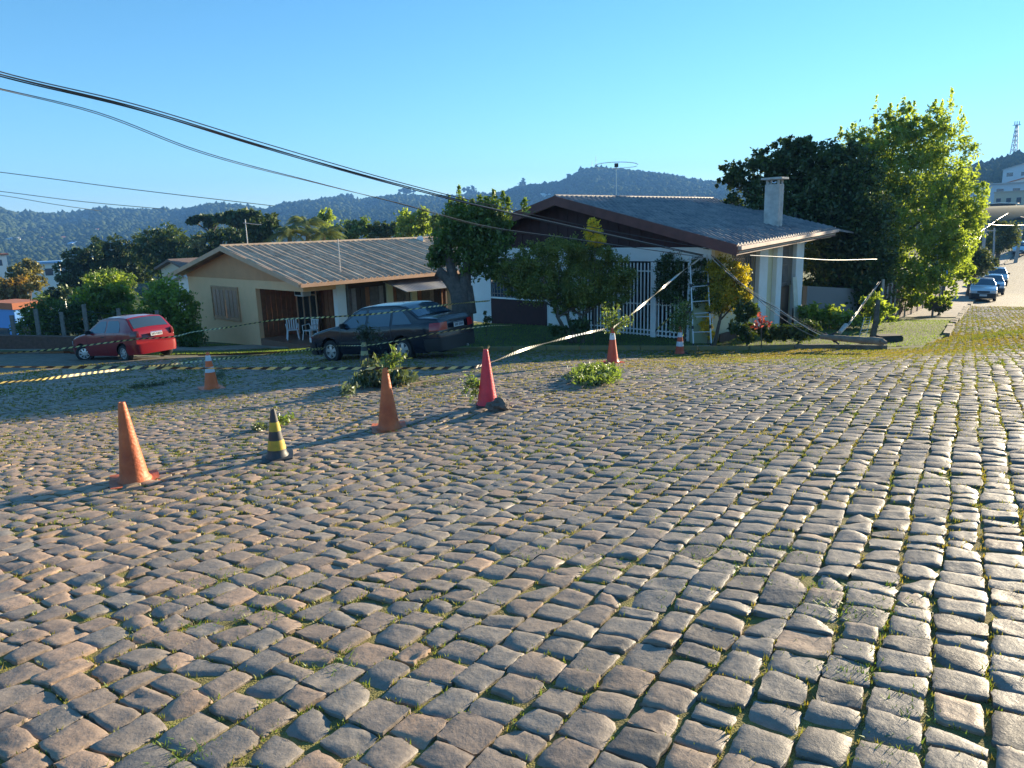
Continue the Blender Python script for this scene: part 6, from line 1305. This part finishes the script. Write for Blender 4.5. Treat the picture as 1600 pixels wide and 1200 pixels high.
# ================================================================== woods on the far hills
def woods(name, label, n_, rlo, rhi, pxlo, pxhi, slo, shi, m_, edge=0.0):
    bm = bmesh.new(); bmesh.ops.create_icosphere(bm, subdivisions=1, radius=1); iv = np.array([v.co[:] for v in bm.verts]); fi = np.array([[v.index for v in f_.verts] for f_ in bm.faces]); bm.free()
    r_ = np.exp(rng.uniform(math.log(rlo), math.log(rhi), n_)); 
    pxx = rng.uniform(pxlo, pxhi, n_); a = np.arctan((pxx - 800) / F); x = r_ * np.sin(a); y = r_ * np.cos(a)
    d_ = ynoise(x, y, 90, 3) + .6 * ynoise(x, y, 30, 8); kp = d_ > rng.uniform(-1.1, .25, n_); x, y, r_ = x[kp], y[kp], r_[kp]; n2 = len(x)
    s_ = rng.uniform(slo, shi, n2) * np.interp(r_, [rlo, rhi], [.7, 1.25]); tall = rng.random(n2) < .12
    sc_ = np.stack([s_, s_, s_ * rng.uniform(.7, 1.15, n2) * np.where(tall, 1.45, 1)], 1)
    J = 1 + rng.normal(0, .20, (n2, len(iv), 1)); V = iv[None] * sc_[:, None] * J; V += np.stack([x, y, H(x, y) + s_ * .45], 1)[:, None]
    Fq = (fi[None] + (np.arange(n2) * len(iv))[:, None, None]).reshape(-1, 3)
    o_ = raw(name, V.reshape(-1, 3), Fq, m_, rnd=np.repeat(rng.random(n2), len(iv)), smooth_=True); tag(o_, label, 'woods', kind='stuff')
WOODL = leafmat('far_wood_leaf', (.030, .048, .022), (.062, .082, .034), 0.0, .0)
woods('hill_forest', 'unbroken woods covering the far hills', 42000, 650, 1750, -120, 1330, 2.2, 5.6, WOODL)
woods('valley_trees', 'scattered trees in the valley below the hills', 2600, 150, 700, -120, 1250, 2.2, 4.6, WOODL)
woods('right_hill_wood', 'dark wood on the hill behind the side street', 11000, 330, 930, 1380, 1760, 1.8, 3.8, WOODL)
# taller skyline clumps seen on the ridge
for lb, a, y0, r_, ry in (('tall dark clump of trees on the skyline right of the pruned tree', 817, 292, 5, 12), ('rounded clump of tall trees on the skyline above the pruned tree', 735, 298, 13, 7), ('clump of trees on the skyline left of the roof mast', 475, 318, 8, 6), ('clump of trees on the skyline above the palm', 540, 308, 12, 5), ('broad clump of trees on the skyline left of the pruned tree', 635, 298, 13, 5), ('small pointed clump on the skyline left of the hilltop', 889, 280, 4, 7)):
    l_ = lob(a, y0, 1600, r_, ry); t = thing('skyline_clump', l_[0] - (0, 0, l_[3]), lb, 'trees', 'tree clumps standing on the skyline'); q, R = crown_pts([l_], 420, .3, .8, csz=14); V, f_, r2 = leafquads(q, 6.5, R); raw('crown', V - np.array(t.location), f_, WOODL, parent=t, rnd=r2)
    MB().tube([l_[0] - (0, 0, l_[3] + 12), l_[0]], [2, 1], 6).build('trunk', BARK, t)
# ================================================================== haze
hb_ = MB().box((-2900, -2900, -45), (2900, 2900, 215)).build('haze', bpy.data.materials.new('haze_air'), loc=(0, 0, 0)); hm = hb_.data.materials[0]; hm.use_nodes = True
t = hm.node_tree; t.nodes.clear(); pv = t.nodes.new('ShaderNodeVolumePrincipled'); ho = t.nodes.new('ShaderNodeOutputMaterial'); t.links.new(pv.outputs[0], ho.inputs['Volume'])
pv.inputs['Color'].default_value = (.17, .44, 1, 1); pv.inputs['Density'].default_value = .00028; pv.inputs['Anisotropy'].default_value = 0
tag(hb_, 'thin blue air haze over the whole valley', 'haze', kind='stuff')
